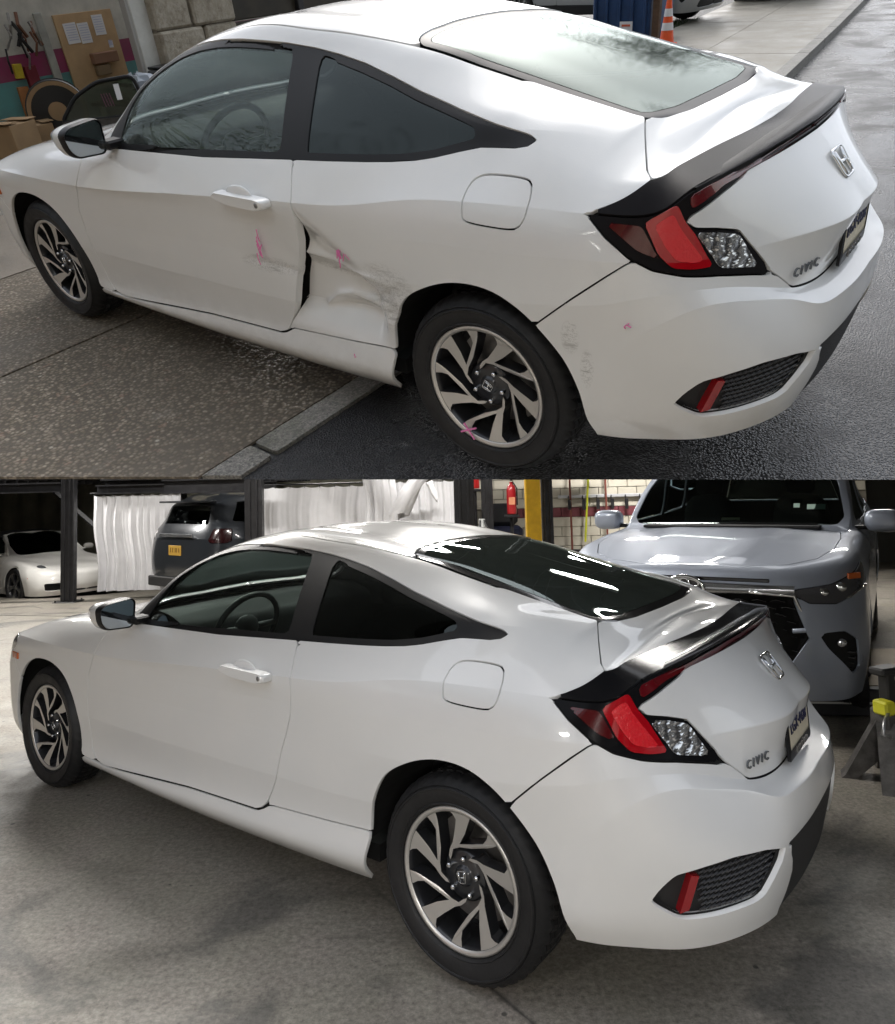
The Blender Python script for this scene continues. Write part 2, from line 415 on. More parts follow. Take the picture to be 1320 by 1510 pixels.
# ================================================================== surface materials
def floor_mat():
    t = NT('workshop concrete'); co = t.coord()
    big = t.noise(.55, 5, .62, co, .4); mid = t.noise(3.2, 5, .65, co, .3); fine = t.noise(60, 5, .7, co)
    c = t.ramp(big, [(.30, (.200, .185, .150)), (.50, (.262, .244, .203)), (.68, (.32, .29, .235))])
    c = t.mix(t.ramp(mid, [(.40, .0), (.70, .55)]), c, (.30, .262, .235))
    c = t.mix(t.ramp(t.noise(1.1, 6, .6, t.coord('Object', (1, 1.3, 1)), .8), [(.54, 0.0), (.63, .72)]), c, (.085, .082, .075))     # old stains
    c = t.mix(t.ramp(t.noise(.8, 4, .6, t.coord('Object', (1.2, .7, 1)), .3), [(.55, 0.0), (.72, .35)]), c, (.285, .228, .225))
    c = t.mix(t.ramp(fine, [(.35, .30), (.55, 0.0)]), c, (.11, .108, .10))
    vo = t.node('TexVoronoi'); vo.inputs['Scale'].default_value = 7; t.l(co, vo.inputs['Vector'])
    c = t.mix(t.math('MULTIPLY', t.ramp(vo.outputs['Distance'], [(.050, .85), (.075, 0.0)]), t.ramp(t.noise(2.2, 3, .5, co), [(.50, 0.0), (.54, 1.0)])), c, (.045, .044, .042))                # chips and drips
    cr = t.node('TexVoronoi', feature='DISTANCE_TO_EDGE'); cr.inputs['Scale'].default_value = .45; t.l(t.mix(.35, co, t.node('TexNoise', i_Scale=1.6, i_Detail=3.0).outputs['Color']), cr.inputs['Vector'])
    ck = t.math('MULTIPLY', t.ramp(cr.outputs['Distance'], [(.0, .9), (.0030, 0.0)]), t.ramp(t.noise(.7, 3, .5, co), [(.47, 0.0), (.54, .85)]))
    c = t.mix(ck, c, (.035, .034, .032))
    sm = t.noise(1.0, 6, .7, t.coord('Object', (.9, 6.0, 1)), .2); c = t.mix(t.ramp(sm, [(.58, 0.0), (.72, .35)]), c, (.06, .058, .055))      # dragged tyre smears
    pale = t.noise(26, 4, .7, co); c = t.mix(t.ramp(pale, [(.66, 0.0), (.74, .5)]), c, (.34, .33, .30))                                     # grit and paint flecks
    gr = t.noise(46, 6, .8, co); c = t.mix(1.0, c, t.ramp(gr, [(.30, .45), (.5, 1.0), (.70, 1.55)]), 'MULTIPLY')
    pit = t.node('TexVoronoi'); pit.inputs['Scale'].default_value = 30; t.l(co, pit.inputs['Vector']); c = t.mix(t.math('MULTIPLY', t.ramp(pit.outputs['Distance'], [(.05, .85), (.10, 0.0)]), t.ramp(t.noise(5, 3, .5, co), [(.5, 0.0), (.6, 1.0)])), c, (.06, .058, .054))
    t.l(c, t.b.inputs['Base Color'])
    t.l(t.ramp(mid, [(.3, .34), (.7, .62)]), t.b.inputs['Roughness'])
    t.bump(t.math('ADD', fine, t.math('MULTIPLY', mid, .6)), .25, .006); return t.m
def aggregate_mat():
    t = NT('exposed aggregate'); co = t.coord()
    vo = t.node('TexVoronoi'); vo.inputs['Scale'].default_value = 58; t.l(co, vo.inputs['Vector'])
    v2 = t.node('TexVoronoi'); v2.inputs['Scale'].default_value = 33; t.l(co, v2.inputs['Vector'])
    c = t.ramp(vo.outputs['Color'], [(.0, (.105, .086, .063)), (.35, (.205, .170, .125)), (.7, (.285, .237, .18)), (.93, (.42, .36, .285)), (1.0, (.60, .55, .47))])
    c = t.mix(t.ramp(v2.outputs['Color'], [(.82, 0.0), (.9, .55)]), c, (.30, .19, .14))
    c = t.mix(t.ramp(vo.outputs['Distance'], [(.30, 0.0), (.62, .85)]), c, (.095, .080, .060))
    big = t.noise(1.1, 6, .6, co, .4)
    c = t.mix(t.ramp(big, [(.35, .45), (.62, 0.0)]), c, (.12, .102, .08))
    c = t.mix(t.ramp(t.noise(2.6, 6, .65, co), [(.60, 0.0), (.75, .35)]), c, (.36, .34, .30))
    t.l(c, t.b.inputs['Base Color']); t.l(t.ramp(big, [(.35, .55), (.65, .78)]), t.b.inputs['Roughness']); t.b.inputs['Specular IOR Level'].default_value = .3
    t.bump(t.ramp(vo.outputs['Distance'], [(.0, 1.0), (.6, 0.0)]), .55, .005); return t.m
def asphalt_mat():
    t = NT('wet asphalt'); co = t.coord()
    vo = t.node('TexVoronoi'); vo.inputs['Scale'].default_value = 110; t.l(co, vo.inputs['Vector'])
    big = t.noise(1.3, 7, .62, co, .5); grain = t.noise(150, 3, .6, co)
    c = t.ramp(vo.outputs['Color'], [(.0, (.020, .020, .021)), (.6, (.038, .038, .040)), (.92, (.065, .065, .068)), (1.0, (.13, .13, .13))])
    c = t.mix(t.ramp(big, [(.40, .0), (.7, .5)]), c, (.022, .022, .024)); t.l(c, t.b.inputs['Base Color'])
    t.l(t.ramp(big, [(.38, .48), (.60, .14)]), t.b.inputs['Roughness'])
    t.bump(t.math('ADD', t.ramp(vo.outputs['Distance'], [(.0, 1.0), (.6, 0.0)]), t.math('MULTIPLY', grain, .4)), .75, .005); return t.m
def slab_mat(name, col, wet=.0):
    t = NT(name); co = t.coord(); n = t.noise(1.6, 8, .65, co, .5); f = t.noise(70, 4, .7, co)
    c = t.ramp(n, [(.3, tuple(x * .62 for x in col)), (.5, col), (.72, tuple(x * 1.22 for x in col))])
    c = t.mix(t.ramp(f, [(.35, .35), (.55, 0.0)]), c, tuple(x * .5 for x in col)); t.l(c, t.b.inputs['Base Color'])
    t.l(t.ramp(n, [(.35, .30 if wet else .6), (.65, .7)]), t.b.inputs['Roughness']); t.bump(f, .4, .005); return t.m
def granite_mat():
    t = NT('kerb granite'); co = t.coord(); vo = t.node('TexVoronoi'); vo.inputs['Scale'].default_value = 140; t.l(co, vo.inputs['Vector'])
    c = t.ramp(vo.outputs['Color'], [(.0, (.07, .07, .065)), (.5, (.19, .18, .165)), (1.0, (.36, .34, .30))])
    c = t.mix(t.ramp(t.noise(4, 6, .65, co), [(.45, 0.0), (.7, .6)]), c, (.10, .105, .07)); t.l(c, t.b.inputs['Base Color'])
    t.set(Roughness=.5); t.bump(t.noise(60, 5, .7, co), .7, .01); return t.m
def cloth_mat(name, col):
    t = NT(name); co = t.coord(); w = t.noise(120, 3, .6, t.coord('Object', (1, 1, .25)))
    c = t.ramp(t.noise(2.5, 6, .6, co), [(.3, tuple(x * .86 for x in col)), (.7, col)]); t.l(c, t.b.inputs['Base Color'])
    t.set(Roughness=.85); t.b.inputs['Subsurface Weight'].default_value = 0; t.bump(w, .25, .004); return t.m
CONCRETE = floor_mat(); AGGREGATE = aggregate_mat(); ASPHALT = asphalt_mat(); GRANITE = granite_mat()
BLACK_STEEL = mat('black painted steel', (.016, .016, .018), .42, vary=.4, vscale=9, rvary=.12)
YELLOW = mat('yellow painted steel', (.62, .36, .01), .45, vary=.18, vscale=7, rvary=.1)
CARD = mat('cardboard', (.33, .215, .115), .8, vary=.12, vscale=5, bump=.1, bscale=90)
PAPER = mat('white paper', (.72, .72, .74), .7, vary=.05)
BLACK_PLASTIC = mat('black plastic', (.012, .012, .013), .35, vary=.2)
# ================================================================== the workshop: a metres right, d metres deep from the viewpoint
RT = np.array([-.801232, -.598353]); FW = np.array([.598353, -.801232]); C0 = np.array([-1.402666, 2.727112])
def fz(d): return -.08 * max(0, d - 9)                    # the floor falls away to a drain at the back
def W(a, d, z=None):
    p = C0 + a * RT + d * FW; return (float(p[0]), float(p[1]), float(fz(d) if z is None else z))
ROOM = Matrix(((RT[0], FW[0], 0, C0[0]), (RT[1], FW[1], 0, C0[1]), (0, 0, 1, 0), (0, 0, 0, 1)))    # room axes: x = right, y = deep
def room(a, d, z=None, rz=0): return ROOM @ T3(a, d, fz(d) if z is None else z) @ RZ(rz)
m = MB(); ds = [-14, 9, 40]; V = []; F = []
for i, d in enumerate(ds): V += [(-26, d, fz(d)), (26, d, fz(d))]
mk('floor', V, [(0, 1, 3, 2), (2, 3, 5, 4)], CONCRETE, mw=ROOM)['kind'] = 'structure'
# saw-cut joint across the floor
m = MB(); m.box((0, 0, .0005), (16, .012, .003), xf=T3(-4.0, 9.2, -.003) @ RZ(-12)); o = m.build('floor_joint', mat('joint filler', (.05, .05, .048), .8), bpy.data.objects['floor'])
# back wall on the left: corrugated sheet
V = []; F = []; n = 150
for k in range(n + 1):
    a = -15 + 15.5 * k / n; y = .035 * math.sin(k * 2 * math.pi / 5)
    V += [(a, y, -.8), (a, y, 4.2)]
F = [(2*k, 2*k+2, 2*k+3, 2*k+1) for k in range(n)]
tag(mk('sheet_wall', V, F, mat('weathered sheet metal', (.17, .165, .125), .55, .2, vary=.35, vscale=1.5, rvary=.1), mw=ROOM @ T3(0, 19, 0), smooth=True), 'olive grey corrugated sheet wall at the back of the workshop', 'wall')
# back wall on the right: painted blocks with a maroon band
t = NT('painted block'); co = t.coord('Object'); 
nz = t.noise(3, 6, .6, co); t.l(t.ramp(nz, [(.3, (.46, .43, .35)), (.7, (.56, .53, .45))]), t.b.inputs['Base Color']); t.set(Roughness=.6); t.bump(t.noise(90, 4, .6, co), .3, .006); BLOCK = t.m
MAROON = mat('maroon wall paint', (.15, .035, .045), .55, vary=.2, bump=.3, bscale=90)
wall = thing('block_wall', 'cream block wall with a maroon band behind the tools', 'wall', ROOM @ T3(0, 15.6, 0))
m = MB(); m.box((4.7, .12, 1.2), (8.4, .14, 4.0)); m.build('wall_core', mat('mortar', (.33, .31, .26), .8), wall)
bm_ = {}
def brick_mesh(key, size, material):
    if key not in bm_:
        q = MB(); q.box((0, 0, 0), size, bev=.006); o = q.build('block', material); bm_[key] = o.data; bpy.data.objects.remove(o)
    return bm_[key]
for r in range(12):
    z = -.65 + .203 * r + .1
    for k in range(21):
        a = .75 + .405 * k + (.2 if r % 2 else 0)
        if a > 8.7: continue
        key = 'maroon' if r == 7 else 'cream'
        o = bpy.data.objects.new('block', brick_mesh(key, (.393, .10, .192), MAROON if key == 'maroon' else BLOCK)); link(o, wall); o.location = (a, .0 + random.uniform(-.003, .003), z)
# unseen roof and end wall, added behind the viewpoint to block low sky light; the gap before the deck lets daylight in
m = MB(); m.box((0, -6.2, 2.46), (30, 11.0, .25)); m.build('sky_block_roof', mat('sky block roofing', (.16, .16, .155), .8, vary=.2, vscale=1), mw=ROOM)['kind'] = 'structure'
m = MB(); m.box((0, -11.9, .45), (30, .3, .9)); m.box((0, -11.9, 2.3), (30, .3, .36))
for a in (-12.5, -8.6, -4.6, -1.4, 1.8, 6.5, 12.0): m.box((a, -11.9, 1.51), (2.0 if abs(a) < 9 else 5.0, .298, 1.22))  # open bays left to reflect as bright shapes in the coupe
tag(m.build('reflection_wall', mat('added wall paint', (.30, .29, .26), .7, vary=.2, vscale=1), mw=ROOM), 'unseen wall added behind the viewer, its open bays meant for reflections', 'wall')
# ------------------------------------------------------------------ curtains
CURTAIN = cloth_mat('white curtain', (.78, .78, .80))
def curtain(name, label, a0, a1, d, z0, z1, folds, amp, top=0.0, lean=0.0, eyelets=True, mw=None, matl=None):
    root = thing(name, label, 'curtain', mw or ROOM @ T3(0, d, 0), 'white workshop curtains')
    nx, nz = folds * 16, 18; V = []; F = []
    ph = random.random() * 6
    for j in range(nz + 1):
        t = j / nz; z = z1 + (z0 - z1) * t
        for i in range(nx + 1):
            s = i / nx; a = a0 + (a1 - a0) * s
            sw = s + .035 * math.sin(s * 7.3 + ph) + .02 * math.sin(s * 17.1 + 2 * ph + 1.2 * t)
            w = amp * (.35 + .65 * t) * (.75 + .5 * math.sin(s * 5.1 + ph)) * (math.sin(sw * folds * 2 * math.pi + ph + .6 * math.sin(3 * t)) + .45 * math.sin(sw * folds * 4.3 * math.pi + ph * 2 + t) + .25 * math.sin(sw * folds * 9.7 * math.pi + 3 * t))
            V.append((a + lean * t + .02 * math.sin(9 * t + ph) + .015 * math.sin(s * folds * 6.28 + ph + 1.5) * t, w, z - top * math.sin(math.pi * ((s * folds) % 1)) * (1 - t) ** 3))
    for j in range(nz):
        for i in range(nx): k = j * (nx + 1) + i; F.append((k, k + nx + 1, k + nx + 2, k + 1))
    mk('cloth', V, F, matl or CURTAIN, root, smooth=True)
    if eyelets:
        m = MB(); m.tube([(a0 - .05, 0, z1 + .04), (a1 + .05, 0, z1 + .04)], .012, 8); m.build('curtain_rail', BLACK_STEEL, root)
        for k in range(folds + 1):
            a = a0 + .06 + (a1 - a0 - .12) * k / folds
            m = MB(); m.tube([(a, .0 + .02 * math.cos(t), z1 + .012 + .03 * math.sin(t)) for t in np.linspace(0, 2 * math.pi, 10, endpoint=False)], .004, 5, closed=True); m.build('curtain_ring', BLACK_STEEL, root)
    return root
curtain('curtain', 'long white curtain hanging to the floor beside the white roadster', -6.28, -4.75, 12.9, -.17, 1.50, 9, .05, .02, .10)
curtain('curtain', 'wide white curtain on rings above the roof of the white coupe', -3.05, -1.05, 11.6, -.10, 1.56, 8, .03, .02)
curtain('curtain', 'narrow white curtain hanging down in front of the wide one', -1.36, -.86, 11.2, .95, 2.6, 4, .03, 0, .06, eyelets=False)
curtain('curtain', 'white curtain behind the knotted sheet, next to the dark steel post', -.95, .12, 11.8, -.12, 1.60, 6, .03, .02)
# a sheet tied into a bundle over the rail
V = []; F = []; n = 22
path = np.array([(-.83, 11.3, 1.05), (-.72, 11.25, 1.25), (-.58, 11.2, 1.50), (-.42, 11.2, 1.66), (-.26, 11.2, 1.70), (-.16, 11.25, 1.60)])
rad = [.17, .16, .15, .16, .12, .05]
for i, (p, r) in enumerate(zip(path, rad)):
    for k in range(n):
        w = 2 * math.pi * k / n; rr = r * (1 + .22 * math.sin(5 * w + i) + .1 * math.sin(9 * w + 2 * i)); V.append((p[0] + rr * math.cos(w), p[1] + .6 * rr * math.sin(w), p[2] + .35 * rr * math.cos(w + 1)))
for i in range(len(path) - 1):
    for k in range(n): F.append((i*n+k, i*n+(k+1) % n, (i+1)*n+(k+1) % n, (i+1)*n+k))
bun = thing('bundled_sheet', 'white sheet knotted up over the curtain rail by the steel post', 'sheet', ROOM); mk('cloth', V, F, CURTAIN, bun, smooth=True)
m = MB(); m.tube([(-.30 + .02 * i, 11.12 - .01 * i, 1.58 - .05 * i) for i in range(7)], [.06, .05, .045, .05, .04, .03, .01], 10); m.build('loose_end', CURTAIN, bun, smooth=True)
# ------------------------------------------------------------------ parking lifts
def lift(label, posts, decks, beams, braces=(), post_h=3.4):
    root = thing('parking_lift', label, 'lift', ROOM)
    for a, d, w in posts:
        z0 = fz(d); m = MB()
        m.box((a, d, z0 + post_h / 2), (w, w * .62, post_h), bev=.012); m.box((a - w * .2, d - w * .33, z0 + post_h / 2), (w * .12, .03, post_h), bev=.004); m.box((a + w * .2, d - w * .33, z0 + post_h / 2), (w * .12, .03, post_h), bev=.004)
        p = m.build('post', BLACK_STEEL, root)
        m = MB(); m.box((a, d, z0 + .011), (w * 1.7, w * 1.5, .02), bev=.004)
        for sx in (-1, 1):
            for sy in (-1, 1): m.lathe([(0, .045), (.014, .045), (.014, .02)], 6, 'z', xf=T3(a + sx * w * .7, d + sy * w * .6, z0))
        m.build('foot_plate', BLACK_STEEL, p)
    for (a0, a1, d0, d1, z) in decks:
        m = MB(); m.box(((a0 + a1) / 2, (d0 + d1) / 2, z), (a1 - a0, d1 - d0, .05), bev=.008)
        n = int((d1 - d0) / .35)
        for k in range(n): m.box(((a0 + a1) / 2, d0 + .2 + .35 * k, z - .06), (a1 - a0 - .04, .05, .08))
        m.build('runway', BLACK_STEEL, root)
    for p, q, w, h in beams:
        P, Q = np.array(p), np.array(q); L = np.linalg.norm(Q - P); ang = math.degrees(math.atan2(Q[1] - P[1], Q[0] - P[0]))
        m = MB(); X = T3(*((P + Q) / 2)) @ RZ(ang)
        m.box((0, 0, h / 2 - .012), (L, w, .024), xf=X); m.box((0, 0, -h / 2 + .012), (L, w, .024), xf=X); m.box((0, 0, 0), (L, .02, h - .05), xf=X); m.build('cross_beam', BLACK_STEEL, root)
    for p, q in braces:
        m = MB(); m.tube([p, q], .05, 4); m.build('brace', BLACK_STEEL, root)
    return root
lift('black parking lift with a slanted brace over the white roadster', [(-6.44, 12.4, .22), (-9.2, 13.4, .22)], [(-9.4, -7.75, 12.6, 17.0, 1.84)], [((-9.3, 12.45, 1.66), (-6.35, 12.45, 1.66), .16, .17)], [((-7.9, 14.6, 1.62), (-6.75, 14.4, .70))])
lift('black parking lift carrying a dark car over the long curtain', [(-5.80, 16.0, .13), (-2.93, 11.0, .26)], [(-6.2, -3.2, 13.0, 17.5, 1.78)], [((-6.2, 12.9, 1.60), (-3.05, 12.9, 1.60), .18, .16), ((-4.4, 11.3, 1.63), (-3.0, 11.1, 1.60), .16, .22)])
lift('black parking lift with a thick post in front of the middle curtain', [(.19, 9.4, .26), (.62, 12.0, .19)], [(-2.9, -.2, 12.2, 16.5, 1.80)], [((-2.8, 11.9, 1.70), (.2, 11.9, 1.74), .14, .10), ((-2.8, 12.0, 1.93), (.3, 10.0, 1.90), .16, .16)])
lift('black parking lift over the tool wall, its beam behind the silver SUV', [(1.22, 9.15, .14), (3.22, 11.0, .18)], [(1.4, 3.2, 11.2, 15.0, 1.94)], [((.20, 9.45, 1.79), (3.3, 10.9, 1.90), .18, .26)])
# yellow column
yc = thing('yellow_column', 'yellow steel lift column behind the roof of the white coupe', 'column', ROOM @ T3(1.02, 8.95, 0))
m = MB(); m.box((0, 0, .88), (.185, .14, 1.76), bev=.012); m.build('column', YELLOW, yc)
m = MB(); m.box((.03, -.02, 1.70), (.25, .16, .16), bev=.01); m.build('head_bracket', YELLOW, yc)
m = MB(); m.box((0, 0, .012), (.34, .30, .024), bev=.005); m.build('foot_plate', YELLOW, yc)
# a rolled dust sheet and boxes lying on the middle runway
m = MB(); m.tube([(-2.75 + .16 * i, 12.4 - .01 * i, 1.90 + .018 * math.sin(i * 1.7)) for i in range(12)], [.09 + .015 * math.sin(i * 2.3) for i in range(12)], 12)
tag(m.build('rolled_dust_sheet', mat('beige dust sheet', (.46, .40, .25), .85, vary=.35, vscale=9, bump=.6, bscale=20), mw=ROOM, smooth=True), 'crumpled beige dust sheet rolled up on the middle lift runway', 'sheet')
for a, d, z, s, l in ((-3.75, 13.3, 1.96, (.42, .3, .30), 'small beige carton on the runway left of the thick post'), (-4.5, 13.1, 1.89, (.55, .35, .16), 'flat pale grey tray on the lift runway above the long curtain')):
    m = MB(); m.box((0, 0, 0), s, bev=.008); m.box((0, 0, s[2] / 2 + .004), (s[0] * .2, s[1] * 1.0, .004)); tag(m.build('carton', mat('pale carton', (.42, .38, .28), .8, vary=.15), mw=room(a, d, z)), l, 'carton')
# ------------------------------------------------------------------ tools on the block wall
tools = [  # name, label, a, z0, z1, radius, lean, material, head
 ('push_broom', 'broom with a brown wooden handle on the block wall, nearest the yellow column', 2.55, .10, 2.2, .022, 0, 'brown', 'broom'),
 ('lime_pole', 'lime yellow pole leaning on the block wall', 2.95, .25, 1.68, .022, -.12, 'lime', 'none'),
 ('shovel', 'brown handled shovel hanging on the block wall', 3.30, .10, 2.2, .022, 0, 'brown', 'shovel'),
 ('squeegee', 'thin black squeegee pole leaning on the block wall', 4.35, .10, 1.70, .018, -.08, 'black', 'tee'),
 ('yellow_pole', 'yellow handled brush hanging on the block wall', 4.92, .45, 2.1, .026, -.04, 'yellow', 'broom')]
TC = {'brown': mat('brown handle', (.17, .05, .035), .55), 'lime': mat('lime handle', (.55, .60, .03), .4), 'black': BLACK_PLASTIC, 'yellow': mat('yellow handle', (.75, .45, .02), .4)}
for nm, lb, a, z0, z1, r, lean, c, head in tools:
    t_ = thing(nm, lb, 'tool', ROOM @ T3(a, 15.42, 0))
    m = MB(); m.tube([(lean, 0, z0), (0, .02, z1)], r, 8); m.build('handle', TC[c], t_)
    m = MB()
    if head == 'broom': m.box((lean, 0, z0 - .10), (.34, .07, .20), bev=.02)
    elif head == 'shovel': m.prism(round_poly([(-.11, .02), (.11, .02), (.10, -.24), (0, -.31), (-.10, -.24)], .03), -.01, .01, 'xz', xf=T3(lean, 0, z0))
    elif head == 'tee': m.box((lean, 0, z0 - .02), (.40, .04, .05), bev=.008)
    else: m.tube([(0, .02, z1 - .01), (0, .02, z1 + .16)], r * 1.25, 8)
    m.build('head', BLACK_PLASTIC, t_)
hk = thing('hook_rail', 'pale hook rail with clamps across the block wall', 'rack', ROOM @ T3(0, 15.5, 0))
m = MB(); m.box((3.7, -.02, 1.20), (2.8, .05, .07), bev=.01); m.build('rail', mat('pale rail', (.55, .56, .58), .4, .4), hk)
for k in range(9):
    m = MB(); m.tube([(2.5 + .3 * k, -.04, 1.18), (2.5 + .3 * k, -.12, 1.15), (2.5 + .3 * k, -.12, 1.22)], .012, 6); m.box((2.53 + .3 * k, -.07, 1.03), (.07, .05, .22), bev=.015); m.build('clamp', BLACK_STEEL, hk)
hs = thing('hanging_harness', 'black straps hanging high on the block wall by the silver SUV', 'straps', ROOM @ T3(5.75, 15.4, 0))
for k in range(3):
    m = MB(); m.tube([(.14 * k - .1, 0, 2.2), (.14 * k - .14, -.03, 1.8), (.14 * k - .05, -.02, 1.45), (.14 * k, 0, 1.7)], .028, 6); m.build('strap', BLACK_PLASTIC, hs)
rc = thing('red_reel', 'red hose reel hung beside the right lift post', 'reel', ROOM @ T3(6.0, 14.9, 1.75))
m = MB(); m.lathe([(.02, -.08), (.22, -.08), (.24, -.05), (.15, -.04), (.15, .04), (.24, .05), (.22, .08), (.02, .08)], 28, 'y'); m.build('drum', mat('red enamel', (.45, .02, .02), .3, coat=.5), rc, smooth=True, angle=40)
m = MB()
for k in range(5): m.tube([(.19 * math.cos(t), -.03 + .015 * k, .19 * math.sin(t)) for t in np.linspace(0, 6.28, 24, endpoint=False)], .014, 6, closed=True)
m.build('hose', BLACK_PLASTIC, rc, smooth=True); m = MB(); m.box((0, .1, .12), (.10, .05, .5), bev=.01); m.build('bracket', BLACK_STEEL, rc)
# fire extinguishers, cylinder and a covered machine in the middle distance
for a, d, z, col, lb in ((.45, 12.6, 1.45, (.55, .02, .02), 'small red extinguisher on a shelf behind the thick steel post'), (1.02, 12.0, 1.02, (.42, .015, .02), 'dark red extinguisher hung to the left of the yellow column')):
    e = thing('fire_extinguisher', lb, 'extinguisher', room(a, d, z), 'workshop extinguishers')
    m = MB(); m.lathe([(0, 0), (.07, 0), (.078, .02), (.078, .40), (.06, .46), (.028, .49), (.028, .53), (0, .53)], 20, 'z'); m.build('bottle', mat('extinguisher red %d' % (col[0] * 100), col, .3, coat=.6), e, smooth=True)
    m = MB(); m.box((0, -.02, .56), (.03, .14, .03), bev=.006); m.tube([(.03, 0, .53), (.09, -.02, .42), (.09, -.02, .15)], .012, 6); m.build('valve', BLACK_PLASTIC, e)
    m = MB(); m.box((0, -.078, .22), (.10, .006, .12)); m.build('label_patch', mat('orange label', (.75, .30, .16), .5), e)
    m = MB(); m.box((0, .02, -.03), (.24, .22, .04), bev=.006); m.tube([(0, .10, -.05), (0, .10, fz(d) - z)], .03, 8); m.build('stand', BLACK_STEEL, e)
gc = thing('gas_cylinder', 'stubby grey gas cylinder with hoses beside the dark post', 'cylinder', room(.50, 11.4))
m = MB(); m.lathe([(0, 0), (.12, 0), (.125, .03), (.125, .95), (.09, 1.04), (.05, 1.07), (.05, 1.18), (0, 1.18)], 20, 'z'); m.build('bottle', mat('grey enamel', (.36, .37, .36), .4), gc, smooth=True)
m = MB(); m.tube([(.03, -.06, 1.16), (.10, -.16, 1.0), (.08, -.14, .5)], .015, 6); m.tube([(-.03, -.06, 1.16), (-.05, -.16, .9), (.0, -.15, .5)], .015, 6); m.build('hose', BLACK_PLASTIC, gc)
cm = thing('covered_machine', 'navy covered machine between the dark post and the yellow column', 'machine', room(.93, 13.2))
m = MB(); m.box((0, 0, .55), (.72, .5, 1.1), bev=.06); m.build('cover', mat('navy cover', (.012, .016, .045), .6, vary=.3, bump=.4, bscale=12), cm); m = MB(); m.box((0, 0, 1.30), (.56, .4, .40), bev=.08); m.build('hood', mat('black cover', (.012, .013, .016), .5, vary=.3, bump=.4, bscale=12), cm)
tr = thing('spare_wheel', 'black spare wheel leaning under the tool wall behind the coupe', 'wheel', room(1.75, 11.2) @ T3(0, 0, .33) @ RX(-6))
m = MB(); m.lathe([(.20, -.09), (.26, -.105), (.31, -.10), (.33, -.07), (.33, .07), (.31, .10), (.26, .105), (.20, .09)], 40, 'y'); m.build('carcass', RUBBER, tr, smooth=True)
m = MB(); m.lathe([(.21, -.05), (.18, -.02), (.05, -.03), (0, -.03)], 28, 'y'); m.build('wheel_disc', ALLOY_DARK, tr, smooth=True)
# ------------------------------------------------------------------ the platform under the silver SUV, the jack stand
rp_ = thing('ramp_platform', 'low black ramp frame on the floor by the silver SUV', 'ramp', room(2.95, 4.7, 0, -8))
m = MB(); m.box((-.25, 0, .10), (1.5, .09, .17), bev=.01); m.box((-.95, .55, .10), (.09, 1.2, .17), bev=.01); m.box((.45, .55, .10), (.09, 1.2, .17), bev=.01); m.build('side_rail', BLACK_STEEL, rp_)
m = MB(); m.box((-.25, .62, .17), (1.30, 1.06, .012)); m.build('deck_plate', mat('worn ramp plate', (.22, .17, .10), .5, .3, vary=.3, vscale=3), rp_)
m = MB(); m.box((-.25, -.047, .10), (1.3, .006, .012)); m.build('edge_stripe', mat('dull white stripe', (.5, .5, .48), .5), rp_)
js = thing('jack_stand', 'scuffed grey jack stand with a yellow collar at the right edge', 'jack stand', room(2.20, 3.78, 0, 20))
IRON = mat('scuffed cast iron', (.10, .095, .09), .6, .3, vary=.45, vscale=14, bump=.4, bscale=40)
for k in range(4):
    c, s = math.cos(R(45 + 90 * k)), math.sin(R(45 + 90 * k)); px, py = -s, c
    V = [];
    for r, z, w in ((.05, .30, .05), (.20, .02, .055), (.22, .0, .055), (.15, .0, .045), (.03, .12, .04)):
        V += [(c * r + px * w, s * r + py * w, z), (c * r - px * w, s * r - py * w, z)]
    F = [(2*i, 2*i+2, 2*i+3, 2*i+1) for i in range(4)] + [(8, 0, 1, 9), (0, 8, 6, 4, 2), (1, 3, 5, 7, 9)]
    m = MB(); m.add(V, F); m.build('leg', IRON, js)
m = MB(); m.box((0, 0, .31), (.11, .11, .10), bev=.012); m.build('collar', IRON, js)
m = MB(); m.box((-.045, -.03, .375), (.07, .085, .07), bev=.01); m.build('yellow_collar', mat('yellow tag', (.62, .60, .03), .5, vary=.2), js)
m = MB(); m.box((.02, 0, .42), (.06, .06, .22), bev=.008); m.box((.02, 0, .545), (.15, .09, .04), bev=.012)
for k in range(6): m.box((.055, 0, .36 + .025 * k), (.02, .05, .012))
m.build('ratchet_post', mat('black iron', (.02, .02, .02), .5), js)
m = MB(); m.tube([(-.05, -.06, .36), (-.13, -.10, .335), (-.16, -.11, .28), (-.12, -.12, .265)], .009, 8); m.build('lever', mat('zinc lever', (.5, .5, .5), .35, .8), js, smooth=True)
# ------------------------------------------------------------------ lamps under the deck: twin tubes on rods
def deck_z(a, d):
    """height of the deck's underside above the room point"""
    p = W(a, d, 0); n = np.array(STREET.to_3x3() @ Vector((0, 0, 1))); o = np.array(STREET.translation)
    return float((n @ o - n[0] * p[0] - n[1] * p[1]) / n[2])
for a, nm in ((-15.4, 'left'), (13.4, 'right')):  # unseen side walls, added to block the sky near the horizon
    ds_ = np.linspace(-12, 19.6, 40); top = [3.4 if d < 3 else max(3.4, min(12, deck_z(a, d) - .45)) for d in ds_]
    m = MB(); m.prism([(d, -1.2) for d in (ds_[0], ds_[-1])] + [(d, t_) for d, t_ in zip(ds_[::-1], top[::-1])], a - .15, a + .15, 'yz')
    tag(m.build('sky_block_side', mat('sky block sheet', (.13, .128, .115), .7, vary=.25, vscale=1), mw=ROOM), 'unseen dark sheet added to block the sky along the %s side of the workshop' % nm, 'wall')
as_ = np.linspace(-15.3, 13.3, 12); m = MB(); m.prism([(-15.3, -1.2), (13.3, -1.2)] + [(a, min(12, deck_z(a, 19.7) - .45)) for a in as_[::-1]], -19.55, -19.75, 'xz')  # gable added to keep sky light out of glass and room
